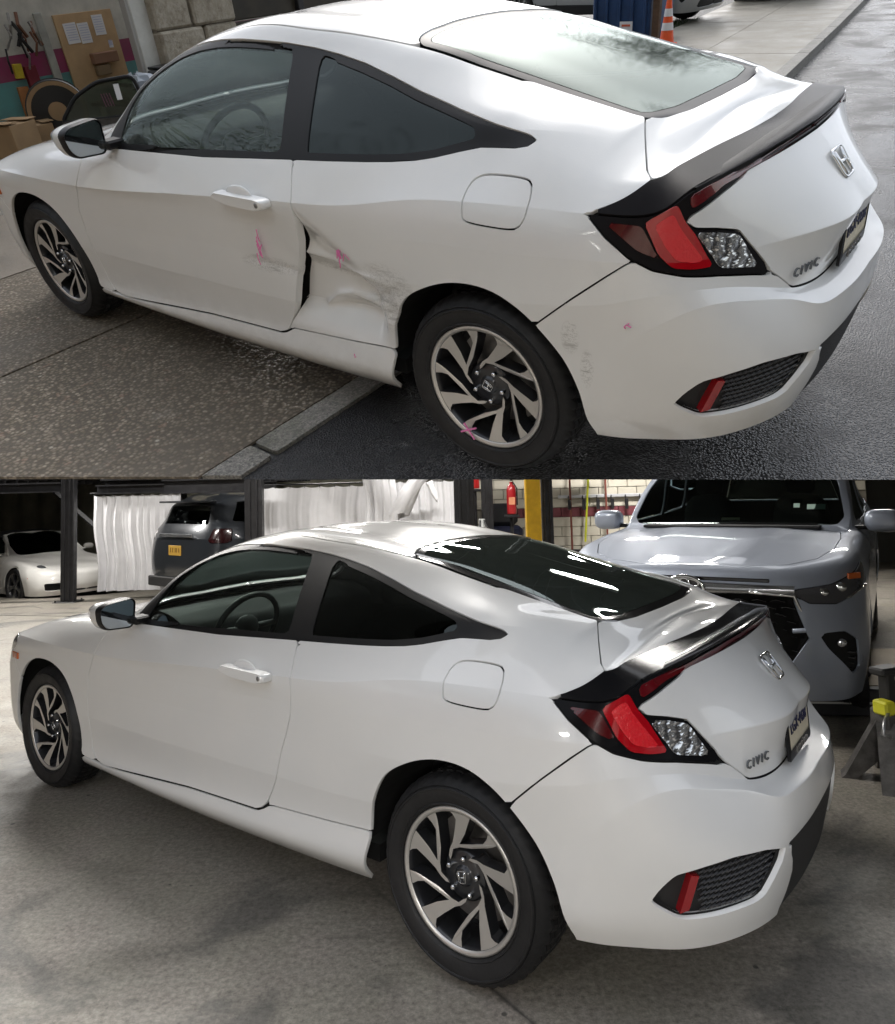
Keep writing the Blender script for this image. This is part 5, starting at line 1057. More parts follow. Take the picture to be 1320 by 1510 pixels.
# ------------------------------------------------------------------ wheels (axis along y, face towards +y)
def spoke_polys(Rr):
    P = lambda r, a: np.array([-r * Rr * math.cos(R(a)), r * Rr * math.sin(R(a))])
    Y = [(.294,55.8),(.346,50.6),(.416,37.5),(.492,24.2),(.681,13.5),(.844,9.1),(.915,11.5),(.97,15.3),(.975,10),(.975,4),(.975,-2),(.97,-8),(.925,-7.2),(.661,-2),(.470,9.5),(.556,-12.2),(.737,-29.2),(.848,-30),(.97,-28.5),(.975,-34.5),(.97,-40.5),(.852,-38.6),(.758,-35.5),(.503,-17),(.421,11),(.395,29.8),(.318,43.5)]
    return [P(r, a) for r, a in Y]
def build_wheel(name, parent, loc, flip, turn, mats, Rt=.318, Rr=.213, width=.205, style='swirl', steer=0, detail=True):
    """a wheel as a part of its car: tyre, rim, spokes, hub cap and nuts are its sub-parts"""
    alloy, dark = mats
    w = bpy.data.objects.new(name, None); w.empty_display_size = .1; link(w, parent)
    w.location = loc; w.rotation_euler = (0, R(turn), R(steer) + (math.pi if flip else 0))
    h = width / 2
    # tyre: outer face at y = h
    prof = [(Rr + .004, h - .028), (Rr + .012, h - .008), (Rr + .018, h - .003), (Rr + .021, h - .0055), (Rr + .03, h - .001), (Rr + .055, h + .004), (Rr + .062, h + .004), (Rr + .064, h + .0065), (Rr + .068, h + .0065), (Rr + .070, h + .0035), (Rt - .033, h - .002), (Rt - .030, h + .0005), (Rt - .027, h - .004), (Rt - .016, h - .014), (Rt - .006, h - .028), (Rt - .001, h - .046)]
    tread = []
    for g in (.048, .012, -.026, -.062):
        gy = g * width / .205
        tread += [(Rt, gy + .005), (Rt - .007, gy + .004), (Rt - .007, gy - .004), (Rt, gy - .005)]
    prof += tread + [(Rt - .001, -h + .046), (Rt - .006, -h + .028), (Rt - .035, -h + .002), (Rr + .03, -h), (Rr, -h + .02)]
    n = 144 if detail else 56
    mb = MB(); V = []; F = []; p = len(prof)
    for j in range(n):
        a = 2 * math.pi * j / n
        for i, (r, y) in enumerate(prof):
            sh = 0.0; rr = r
            if detail and r > Rt - .018 and abs(y) < h - .008:
                sh = .9 * (h - abs(y)) / h * .16
                if j % 3 == 0 and r > Rt - .017: rr = r - (.0065 if r > Rt - .003 else .004)
            aa = a + sh; V.append((rr * math.cos(aa), y, rr * math.sin(aa)))
    for j in range(n):
        j2 = (j + 1) % n
        for i in range(p - 1): F.append((j*p+i, j*p+i+1, j2*p+i+1, j2*p+i))
    mk('tyre', V, F, RUBBER, w, angle=28 if detail else 40)
    mb = MB(); f = h - .012
    mb.lathe([(Rr + .006, f - .012), (Rr + .008, f), (Rr + .001, f + .002), (Rr * .955, f - .004), (Rr * .93, f - .03), (Rr * .90, -h + .03), (Rr * .98, -h + .01)], 64, 'y', mats=[0, 0, 0, 1, 1, 1])
    mb.lathe([(0, -h * .25), (Rr * .92, -h * .25)], 48, 'y', m=1)
    mb.build('rim', [alloy, dark], w, smooth=True, angle=None)
    mb = MB(); mb.lathe([(.03, -.012), (Rr * .78, -.012), (Rr * .78, -.03)], 40, 'y'); mb.build('brake_disc', STEEL, w, smooth=False)
    if style == 'swirl':
        yy_ = spoke_polys(Rr)
        def spoke(poly, k, th):
            c, s = math.cos(R(72 * k)), math.sin(R(72 * k))
            q = [(x * c - z * s, x * s + z * c) for x, z in poly]
            m = MB()
            a2 = sum(q[i][0] * q[(i+1) % len(q)][1] - q[(i+1) % len(q)][0] * q[i][1] for i in range(len(q)))
            if a2 > 0: q = q[::-1]
            def yy(x, z): r = math.hypot(x, z) / Rr; return f - .030 + .026 * min(1, r) ** 1.5
            V = [(x, yy(x, z), z) for x, z in q] + [(x * .985, yy(x, z) - th, z * .985) for x, z in q]; L = len(q)
            F = [tuple(range(L))] + [(i, L + i, L + (i+1) % L, (i+1) % L) for i in range(L)]
            m.V = V; m.F = F; m.M = [0] + [1] * L
            return m
        for k in range(5):
            spoke(yy_, k, .050).build('spoke', [alloy, dark], w)
        m = MB(); m.lathe([(0, f - .022), (.020, f - .022), (.0285, f - .026), (.0300, f - .034), (.036, f - .036), (.072, f - .034), (.080, f - .044), (.080, 0)], 40, 'y'); m.build('hub', dark, w, smooth=True)
        for k in range(5):
            a = R(72 * k + 36)
            m = MB(); m.lathe([(0, f - .016), (.006, f - .017), (.0085, f - .022), (.0085, f - .04)], 12, 'y', xf=T3(.056 * math.cos(a), 0, .056 * math.sin(a)))
            m.build('lug_nut', CHROME, w, smooth=True)
        m = MB(); y1 = f - .0205
        for x0, z0, x1, z1 in ((-.0105, .014, -.0075, -.0135), (.0105, .014, .0075, -.0135), (-.009, -.001, .009, -.001)):
            m.tube([(x0, y1, z0), (x1, y1, z1)], .0022, 6)
        fr = [(-.0165, .017), (.0165, .017), (.0125, -.0175), (-.0125, -.0175)]
        m.tube([(x, y1, z) for x, z in round_poly(fr, .006, 4)], .0013, 6, closed=True); m.build('hub_emblem', CHROME, w, smooth=True)
    else:
        ns, wd = style
        for k in range(ns):
            a = 2 * math.pi * k / ns; c, s_ = math.cos(a), math.sin(a)
            q = [(Rr * .15, -wd * .7), (Rr * .55, -wd * .55), (Rr * .95, -wd * 1.1), (Rr * .95, wd * 1.1), (Rr * .55, wd * .55), (Rr * .15, wd * .7)]
            q = [(x * c - z * s_, x * s_ + z * c) for x, z in q][::-1]
            L = len(q); yy = lambda x, z: f - .03 + .024 * min(1, math.hypot(x, z) / Rr)
            m = MB(); m.V = [(x, yy(x, z), z) for x, z in q] + [(x, yy(x, z) - .04, z) for x, z in q]
            m.F = [tuple(range(L))] + [(i, L + i, L + (i+1) % L, (i+1) % L) for i in range(L)]; m.M = [0] + [1] * L
            m.build('spoke', [alloy, dark], w)
        m = MB(); m.lathe([(0, f - .015), (.03, f - .017), (.05, f - .03), (.055, 0)], 24, 'y'); m.build('hub', alloy, w, smooth=True)
    return w
def wheel_well(parent, x, y0, y1, z, r, mirror=True):
    for s in (1, -1):
        m = MB(); m.lathe([(r, y0 * s), (r, y1 * s)], 28, 'y', xf=T3(x, 0, z), a0=R(2), a1=R(178)); m.lathe([(0, y0 * s), (r, y0 * s)], 28, 'y', xf=T3(x, 0, z), a0=R(-20), a1=R(200))
        m.build('wheel_well', DARK_INNER, parent)
def ellipsoid(mb, c, r, n=14, m=0, xf=None, p=2.0):
    V = []; F = []; k = n // 2
    sg = lambda v, e: math.copysign(abs(v) ** e, v)
    for i in range(k + 1):
        t = math.pi * i / k - math.pi / 2
        for j in range(n):
            w = 2 * math.pi * j / n
            V.append((c[0] + r[0] * sg(math.cos(t), 2/p) * sg(math.cos(w), 2/p), c[1] + r[1] * sg(math.cos(t), 2/p) * sg(math.sin(w), 2/p), c[2] + r[2] * sg(math.sin(t), 2/p)))
    for i in range(k):
        for j in range(n): F.append((i*n+j, i*n+(j+1) % n, (i+1)*n+(j+1) % n, (i+1)*n+j))
    return mb.add(V, F, m, xf)
def seat(parent, x, y, w=.50, back=.62):
    m = MB(); ellipsoid(m, (x + .05, y, .42), (.27, w / 2, .10), 20, p=4); m.build('seat_cushion', SEAT, parent, smooth=True)
    m = MB(); ellipsoid(m, (0, 0, back / 2), (.075, w / 2, back / 2 + .02), 20, p=3.4, xf=T3(x - .22, y, .44) @ RY(-20)); m.build('seat_back', SEAT, parent, smooth=True)
    m = MB(); ellipsoid(m, (0, 0, back + .13), (.05, .13, .10), 16, p=3, xf=T3(x - .22, y, .44) @ RY(-18)); m.build('headrest', SEAT, parent, smooth=True)
def cabin(parent, xd, xs, xr, zf=.30, hw=.66):
    """dashboard, steering wheel, seats"""
    m = MB(); m.prism(round_poly([(xd - .28, .62), (xd - .26, .90), (xd - .12, .955), (xd + .20, .955), (xd + .2, .62)], .05), -hw, hw, 'xz'); m.build('dashboard', DASH, parent, angle=40)
    m = MB(); c = np.array([xd - .36, .37, .86]); a = np.array([-.38, 0, .92]); b = np.array([0, 1., 0]); ax = np.cross(a, b)
    m.tube([c + .185 * (math.cos(t) * b + math.sin(t) * a) for t in np.linspace(0, 2 * math.pi, 28, endpoint=False)], .015, 8, closed=True)
    for t in (R(0), R(180), R(270)): m.tube([c, c + .18 * (math.cos(t) * b + math.sin(t) * a)], .016, 6)
    ellipsoid(m, c + ax * 0, (.03, .075, .065), 12); m.tube([c, c + np.array([.3, 0, -.12])], .03, 8)
    m.build('steering_wheel', DASH, parent, smooth=True)
    for y in (.37, -.37): seat(parent, xs, y)
    m = MB(); ellipsoid(m, (xr + .12, 0, .44), (.26, .56, .11), 20, p=5); ellipsoid(m, (0, 0, .26), (.08, .54, .30), 20, p=5, xf=T3(xr - .14, 0, .46) @ RY(-28)); m.build('rear_bench', SEAT, parent, smooth=True)
    m = MB(); m.box((1.2, 0, zf - .02), (2.3, 2 * hw, .04)); m.build('cabin_floor', DARK_INNER, parent)
def paint_mat(name, wet=False):
    t = NT(name); t.set(Roughness=.30, Coat_Weight=1.0, Coat_Roughness=.025); co = t.coord()
    n = t.noise(3, 5, .6, co)
    col = t.ramp(n, [(.3, (.77, .775, .77)), (.7, (.80, .80, .79))])
    if wet:
        t.set(Coat_Roughness=.06, Roughness=.36)
        sx = t.node('SeparateXYZ'); t.l(co, sx.inputs[0])
        # grime low on the sills
        low = t.ramp(sx.outputs[2], [(.16, 1.0), (.42, 0.0)])
        g = t.math('MULTIPLY', low, t.ramp(t.noise(9, 8, .7, co), [(.35, .0), (.75, .55)]))
        col = t.mix(g, col, (.40, .38, .34))
        # dragged scuffs on the dented flank, along the car
        sc = t.noise(1, 8, .8, t.coord('Object', (11, 5, 62)))
        sc = t.ramp(sc, [(.52, 0.0), (.60, 1.0)])
        sp = t.ramp(t.noise(160, 4, .7, co), [(.50, 0.0), (.58, 1.0)]); sc = t.math('MAXIMUM', t.math('MULTIPLY', sc, .8), t.math('MULTIPLY', sp, .5))
        def zone(cx, cz, rx, rz):
            a = t.math('POWER', t.math('DIVIDE', t.math('SUBTRACT', sx.outputs[0], cx), rx), 2.0)
            b = t.math('POWER', t.math('DIVIDE', t.math('SUBTRACT', sx.outputs[2], cz), rz), 2.0)
            return t.math('SUBTRACT', 1.0, t.math('ADD', a, b), clamp=True)
        zz = t.math('MAXIMUM', t.math('MAXIMUM', zone(.36, .57, .15, .13), zone(.95, .59, .17, .035)), t.math('MAXIMUM', t.math('MAXIMUM', zone(-.330, .595, .030, .055), zone(-.382, .505, .022, .065)), zone(.58, .615, .20, .03)))
        left = t.math('GREATER_THAN', sx.outputs[1], .5)
        m = t.math('MULTIPLY', t.math('MULTIPLY', sc, t.math('POWER', zz, .6)), left)
        col = t.mix(t.math('MULTIPLY', m, .68), col, (.13, .125, .11))
        vo = t.node('TexVoronoi'); vo.inputs['Scale'].default_value = 120; t.l(co, vo.inputs['Vector'])
        up = t.node('NewGeometry')
        t.bump(t.ramp(vo.outputs['Distance'], [(.18, 1.0), (.32, 0.0)]), .05, .002)
    t.l(col, t.b.inputs['Base Color']); return t.m
def build_coupe(mw, damaged, label):
    car = thing('coupe', label, 'car', mw)
    M = {'paint': paint_mat('white paint wet' if damaged else 'white paint', damaged), 'trim': BLACK_TRIM, 'gloss': mat('spoiler black', (.008, .008, .009), .15, spec=.10) if not damaged else mat('spoiler black in the wet', (.012, .011, .012), .28, spec=.05, bump=.10, bscale=500),
         'border': GLOSS_BLACK if not damaged else mat('wet glass border', (.03, .03, .033), .35, spec=.15), 'matte': MATTE_BLACK, 'red': RED_LENS, 'reddark': RED_DARK, 'reddeep': RED_DEEP, 'redcore': mat('red light guide', (.70, .010, .02), .25, coat=1, bump=.5, bscale=70), 'clear': CLEAR_LENS, 'inner': DARK_INNER,
         'sideglass': glass_mat('door glass wet', (.40, .46, .43), bump=.5, bscale=150, haze=.08) if damaged else glass_mat('door glass', (.62, .70, .67)),
         'darkglass': glass_mat('privacy glass wet' if damaged else 'privacy glass', (.05, .055, .055), rough=.07 if damaged else 0),
         'rearglass': glass_mat('rear glass wet' if damaged else 'rear glass', (.30, .36, .34) if damaged else (.30, .35, .33), 1.24 if damaged else 1.42, haze=.05 if damaged else .10, rough=.075 if damaged else 0), 'frontglass': glass_mat('front glass' + ' wet' * damaged, (.66, .74, .70))}  # dry rear glass: haze is a painted grey veil lifting its black
    parts = {}
    for name, s, V, N, T, m in coupe_panels(damaged):
        sub = {'red_lens': 'tail_lamp', 'light_guide': 'tail_lamp', 'dark_lens': 'tail_lamp', 'clear_lens': 'tail_lamp', 'light_strip': 'tail_lamp', 'fuel_door': 'quarter_panel', 'bumper_grille': None}.get(name)
        par = parts.get((sub, s), car) if sub else car
        o = mk(name, V, T, M[m], par, normals=N)
        parts[name, s] = o
    if damaged:
        parts['quarter_panel', 1]['label'] = 'crumpled, scraped quarter panel behind the door'
        parts['door', 1]['label'] = 'door with a dent and scuffs at its rear edge'
    P = M['paint']
    # wheels and wells
    for x, turn in ((0, 12 if not damaged else 63), (2.7, 40 if not damaged else 5)):
        build_wheel('wheel', car, (x, .7655, .318), False, turn, (ALLOY, ALLOY_DARK))
        build_wheel('wheel', car, (x, -.7655, .318), True, turn, (ALLOY, ALLOY_DARK))
        wheel_well(car, x, .52, .855, .325, .392)
    m = MB(); m.box((1.35, 0, .30), (3.9, 1.0, .06)); m.box((1.35, 0, .26), (1.9, 1.56, .06)); m.build('underbody', DARK_INNER, car)
    cabin(car, 2.02, 1.05, .05)
    # rear parcel shelf and headliner
    m = MB(); m.box((-.20, 0, .93), (.5, 1.1, .02)); m.build('parcel_shelf', SEAT, car)
    # door handles
    for s in (1, -1):
        d = parts['door', s]
        m = MB(); cx, cz, y = 1.0, .838, .893
        prof = [(cx + .145, cz + .004), (cx + .12, cz + .018), (cx - .12, cz + .014), (cx - .148, cz + .008), (cx - .148, cz - .018), (cx - .10, cz - .026), (cx + .06, cz - .022), (cx + .12, cz - .010)]
        q = round_poly(prof, .008, 3)
        L = len(q); V = []; 
        for k, (sc, yy) in enumerate(((1, y - .012), (1, y + .022), (.93, y + .031))):
            for x, z in q: V.append((cx + (x - cx) * sc, s * yy, cz + (z - cz) * sc))
        F = [tuple(range(2*L, 3*L))]
        for k in range(2):
            for i in range(L): F.append((k*L+i, k*L+(i+1) % L, (k+1)*L+(i+1) % L, (k+1)*L+i))
        if s > 0: F = [f[::-1] for f in F]
        m.add(V, F); m.build('door_handle', P, d, angle=50)
        m = MB(); ellipsoid(m, (cx + .01, s * (y - .004), cz + .004), (.075, .010, .042), 20); m.build('handle_cup', P, d, smooth=True)
        m = MB(); m.lathe([(0, .0), (.009, 0), (.010, -.004)], 16, 'y', xf=T3(cx - .118, s * (y + .0325), cz - .004) @ (RZ(0) if s > 0 else RZ(180))); m.build('lock_cylinder', mat('dull steel', (.35, .35, .35), .35, .9), d, smooth=True)
    # mirrors
    for s in (1, -1):
        mr = bpy.data.objects.new('door_mirror', None); mr.empty_display_size = .1; link(mr, car)
        q = np.array([(1.022, 1.026), (1.012, .962), (.985, .930), (.872, .925), (.855, .945), (.850, 1.045), (.868, 1.060), (.985, 1.048)])
        q = round_poly(q, .02, 4); L = len(q); c = q.mean(0); V = []
        rings = ((1.0, 1.868), (1.04, 1.880), (1.05, 1.91), (1.0, 1.96), (.82, 2.01), (.45, 2.035))
        for k, x in rings:
            for y, z in q: V.append((x, s * (c[0] + (y - c[0]) * k), c[1] + (z - c[1]) * k))
        F = [(k*L+i, k*L+(i+1) % L, (k+1)*L+(i+1) % L, (k+1)*L+i) for k in range(5) for i in range(L)] + [tuple(range(5*L, 6*L))]
        fm = [0 if k < 2 else 1 for k in range(5) for i in range(L)] + [1]
        if s > 0: F = [f[::-1] for f in F]
        mk('mirror_housing', V, F, [BLACK_TRIM, P], mr, fm=fm, angle=50)
        V = [(1.876, s * (c[0] + (y - c[0]) * .95), c[1] + (z - c[1]) * .93) for y, z in q]; F = [tuple(range(L))]
        mk('mirror_glass', V, F if s < 0 else [F[0][::-1]], MIRROR, mr)
        m = MB(); m.box((1.88, s * .82, .955), (.09, .10, .035), bev=.012); m.build('mirror_arm', BLACK_TRIM, mr)
    # amber side marker
    for s in (1, -1):
        m = MB(); m.box((0, 0, 0), (.085, .012, .035), bev=.005, xf=T3(3.035, s * .888, .665) @ RZ(-8 * s)); m.build('side_marker', AMBER, car)
    # rear lip of the spoiler: raised trailing edge
    G = np.array([(-.575, .712, .983), (-.60, .60, .993), (-.622, .48, 1.002), (-.645, .24, 1.012), (-.653, 0, 1.015)])
    G = np.concatenate([G, (G * (1, -1, 1))[::-1][1:]]); V = []; F = []
    for p in G:
        k = 1 - abs(p[1]) / .75
        for dx, dz in ((.060, -.006), (.03, .001 + .003 * k), (-.010 * k, .006 * k + .001), (-.016 * k - .003, .0), (-.008, -.014), (.02, -.022)): V.append(p + (dx, 0, dz))
    for i in range(len(G) - 1):
        for k in range(5): F.append((i*6+k, (i+1)*6+k, (i+1)*6+k+1, i*6+k+1))
    mk('spoiler_lip', V, F, M['gloss'], parts['spoiler', None], smooth=True, angle=45)
    V = []; F = []
    for p in G:
        for dx, dz in ((-.011, -.014), (-.002, -.040)): V.append(p + (dx, 0, dz))
    for i in range(len(G) - 1): F.append((i*2, i*2+2, i*2+3, i*2+1))
    mk('brake_light_strip', V, F, RED_DEEP, parts['spoiler', None], smooth=True)
    # emblem on the boot lid
    tl = parts['trunk_lid', None]
    nx = np.array([-.80, 0, .60]); up = np.array([.60, 0, .80]); rt = np.array([0, -1., 0]); c = np.array([-.757, 0, .894])
    e = lambda a, b, k=.004: tuple(c + rt * a + up * b + nx * k)
    m = MB(); fr = [(-.056, .044), (.056, .044), (.046, -.046), (-.046, -.046)]
    m.tube([e(a, b) for a, b in round_poly(fr, .022, 6)], .0042, 8, closed=True)
    m.tube([e(-.036, .037), e(-.030, .004), e(-.029, -.039)], .0062, 8); m.tube([e(.036, .037), e(.030, .004), e(.029, -.039)], .0062, 8); m.tube([e(-.03, .0), e(.03, .0)], .0062, 8)
    m.build('emblem', CHROME, tl, smooth=True)
    # lettering, low on the lid by the left lamp
    nrm = Vector((-.967, .245, .07)).normalized(); rgt = Vector((0, 0, 1)).cross(nrm).normalized(); upv = nrm.cross(rgt)
    X = Matrix((( *rgt, 0), (*upv, 0), (*nrm, 0), (0, 0, 0, 1))).transposed(); X.translation = Vector((-.7735, .358, .688)) + nrm * .018
    text_obj('lettering', 'CIVIC', .036, mat('dark chrome', (.20, .21, .22), .2, .9), tl, X, depth=.006, shear=.2, space=1.55)
    # licence plate
    pl = bpy.data.objects.new('licence_plate', None); pl.empty_display_size = .1; link(pl, car)
    X = Matrix(((0, 0, -1, -.832), (-1, 0, 0, 0), (0, 1, 0, .715), (0, 0, 0, 1))) @ RX(-3)
    q = round_poly([(-.152, -.076), (.152, -.076), (.152, .076), (-.152, .076)], .012, 4)
    m = MB(); m.prism(q, -.002, .002, 'xy', xf=X); m.build('plate_panel', PLATE, pl)
    m = MB(); qo = round_poly([(-.160, -.088), (.160, -.088), (.160, .083), (-.160, .083)], .014, 4); qi = round_poly([(-.146, -.054), (.146, -.054), (.146, .070), (-.146, .070)], .010, 4); L = len(qo)
    V = [(*p, .003) for p in qo] + [(*p, .006) for p in qi] + [(*p, -.006) for p in qo]
    m.add(V, [(i, (i+1) % L, L + (i+1) % L, L + i) for i in range(L)] + [(2*L+i, 2*L+(i+1) % L, (i+1) % L, i) for i in range(L)], xf=X); m.build('plate_frame', BLACK_TRIM, pl)
    text_obj('plate_number', 'LGX\u00b74428', .056, NAVY, pl, X @ T3(0, .006, .0045), depth=.003, space=1.0)
    m = MB()
    for k in range(5):
        x = -.075 + .036 * k; m.tube([(x, -.081, .0065), (x + .004, -.062, .0065), (x + .018, -.066, .0065), (x + .012, -.080, .0065)], .0028, 5, xf=X)
    m.build('frame_mark', CHROME, pl)
    # rear bumper: mesh insert bars, reflectors, diffuser
    rb = parts['rear_bumper', None]
    for s in (1, -1):
        gr = parts['bumper_grille', s]
        m = MB(); Vb = gr.data.vertices; pv = np.array([v.co for v in Vb])
        def yat(x, z):
            w = 1 / (((pv[:, 0] - x) / 1.0) ** 2 + ((pv[:, 2] - z) * .6) ** 2 + 1e-5) ** 2; return abs(float((w * pv[:, 1]).sum() / w.sum()))
        gp = np.array(GRILLE)
        for r in range(9):
            z = .378 + .0145 * r
            for k in range(17):
                t = (k + .5 * (r % 2)) / 17; x = -.705 - .165 * t
                if sdf_poly(np.array([[x, z]]), gp)[0] < .010: continue
                L = .010; y0, y1 = yat(x + L * .6, z), yat(x - L * .6, z)
                m.tube([(x + L * .6 - .006, s * (y0 + .005), z - .003), (x - L * .6 - .006, s * (y1 + .005), z + .004)], .0026, 5)
        m.build('mesh_insert', mat('insert plastic', (.06, .062, .07), .35), gr, smooth=True)['kind'] = 'stuff'
        m = MB(); q = [(-.703, .738, .484), (-.719, .722, .480), (-.694, .741, .392), (-.675, .759, .386)]
        V = [(x, s * y, z) for x, y, z in q] + [(x + .02, s * (y - .02), z) for x, y, z in q]
        F = [(0, 1, 2, 3), (0, 4, 5, 1), (1, 5, 6, 2), (2, 6, 7, 3), (3, 7, 4, 0)]
        m.add(V, F if s > 0 else [f[::-1] for f in F]); m.build('reflector', mat('red reflector', (.30, .006, .01), .2, coat=1), rb)
    if damaged:
        rs = np.random.default_rng(3)
        for cx, cz, y, n, sx_, sz_ in ((.965, .655, .886, 7, .018, .045), (.562, .683, .869, 9, .022, .030), (.545, .298, .876, 6, .016, .024), (-.488, .658, .869, 2, .008, .010)):
            m = MB()
            for k in range(n):
                x0, z0 = cx + rs.normal(0, sx_ * .5), cz + rs.normal(0, sz_ * .35); m.tube([(x0 + rs.normal(0, .006), y, z0 + sz_ * .5), (x0, y + .002, z0), (x0 + rs.normal(0, .008), y, z0 - sz_ * .5)], .0021, 5)
            m.build('marker_scribble', PINK, car)['kind'] = 'stuff'
        for a, b in (((.085, .165), (.045, .11)), ((.035, .16), (.10, .125))):
            m = MB(); m.tube([(a[0], .866, a[1]), (b[0], .866, b[1])], .0036, 6); m.build('marker_cross', PINK, car)
    return car
# ================================================================== the other vehicles: the same row method, fewer rows
AX['gz'] = lambda V: np.stack([(np.abs(V[:, 1]) - V[:, 0]) * .70711, V[:, 2]], 1)
SUV_ROWS = [
 {0:(2.30,0,.24),1:(2.27,.5,.24),2:(2.15,.78,.24),3:(1.98,.88,.25),4:(1.85,.90,.26),6:(1.0,.90,.26),10:(-1.0,.90,.26),12:(-1.85,.90,.30),13:(-2.2,.86,.33),14:(-2.4,.72,.35),15:(-2.46,.4,.35),16:(-2.47,0,.35)},
 {0:(2.40,0,.42),1:(2.37,.5,.42),2:(2.22,.82,.44),3:(2.02,.93,.46),4:(1.85,.945,.48),6:(1.0,.94,.45),10:(-1.0,.94,.45),12:(-1.85,.945,.5),13:(-2.25,.9,.52),14:(-2.45,.75,.52),15:(-2.52,.4,.52),16:(-2.53,0,.52)},
 {0:(2.42,0,.66),1:(2.39,.5,.66),2:(2.25,.80,.68),3:(2.05,.93,.70),4:(1.85,.955,.72),6:(1.0,.945,.72),10:(-1.0,.945,.72),12:(-1.85,.96,.75),13:(-2.27,.91,.78),14:(-2.46,.76,.78),15:(-2.52,.4,.78),16:(-2.53,0,.78)},
 {0:(2.40,0,.86),1:(2.37,.48,.86),2:(2.24,.76,.87),3:(2.03,.92,.89),4:(1.8,.955,.92),6:(1.0,.955,.95),10:(-1.0,.955,1.0),12:(-1.9,.95,1.03),13:(-2.27,.88,1.05),14:(-2.42,.74,1.05),15:(-2.48,.4,1.05),16:(-2.49,0,1.05)},
 {0:(2.35,0,.965),1:(2.32,.45,.97),2:(2.18,.70,.99),3:(1.98,.84,1.025),4:(1.73,.89,1.065),5:(1.4,.90,1.09),6:(1.0,.905,1.11),7:(.75,.905,1.12),8:(.2,.91,1.14),10:(-1.0,.91,1.18),12:(-1.9,.89,1.22),13:(-2.2,.84,1.23),14:(-2.33,.70,1.23),15:(-2.38,.4,1.23),16:(-2.39,0,1.23)},
 {0:(2.33,0,.985),1:(2.29,.35,.995),2:(2.14,.55,1.02),3:(1.92,.66,1.055),4:(1.65,.70,1.095),5:(1.3,.72,1.125),6:(.98,.78,1.135),7:(.78,.86,1.15),8:(.2,.88,1.2),10:(-1,.88,1.24),12:(-1.9,.86,1.27),13:(-2.18,.8,1.28),14:(-2.3,.66,1.28),15:(-2.34,.4,1.28),16:(-2.35,0,1.28)},
 {0:(2.31,0,.995),1:(2.26,.22,1.01),2:(2.08,.33,1.04),3:(1.84,.38,1.078),4:(1.58,.42,1.115),5:(1.22,.47,1.145),6:(.90,.66,1.16),7:(.70,.835,1.24),7.5:(.40,.80,1.45),8:(.05,.745,1.63),9:(-.4,.73,1.665),10:(-1.0,.72,1.66),12:(-1.9,.62,1.62),13:(-2.1,.60,1.58),14:(-2.2,.52,1.55),15:(-2.22,.35,1.55),16:(-2.23,0,1.55)},
 {0:(2.29,0,1.005),1:(2.24,.12,1.017),2:(2.05,.18,1.045),3:(1.8,.22,1.08),4:(1.55,.26,1.118),5:(1.2,.30,1.15),6:(.92,.40,1.165),7:(.68,.5,1.25),7.5:(.40,.50,1.46),8:(.05,.5,1.66),9:(-.4,.5,1.71),10:(-1.0,.5,1.715),12:(-1.9,.48,1.68),13:(-2.08,.45,1.62),14:(-2.16,.38,1.585),15:(-2.19,.22,1.58),16:(-2.2,0,1.58)},
 {0:(2.28,0,1.01),1:(2.23,0,1.02),2:(2.03,0,1.045),3:(1.78,0,1.08),4:(1.53,0,1.118),5:(1.2,0,1.152),6:(.93,0,1.17),7:(.69,0,1.255),7.5:(.41,0,1.47),8:(.06,0,1.675),9:(-.4,0,1.73),10:(-1,0,1.735),12:(-1.9,0,1.70),13:(-2.06,0,1.64),14:(-2.12,0,1.61),15:(-2.15,0,1.6),16:(-2.17,0,1.6)},
]
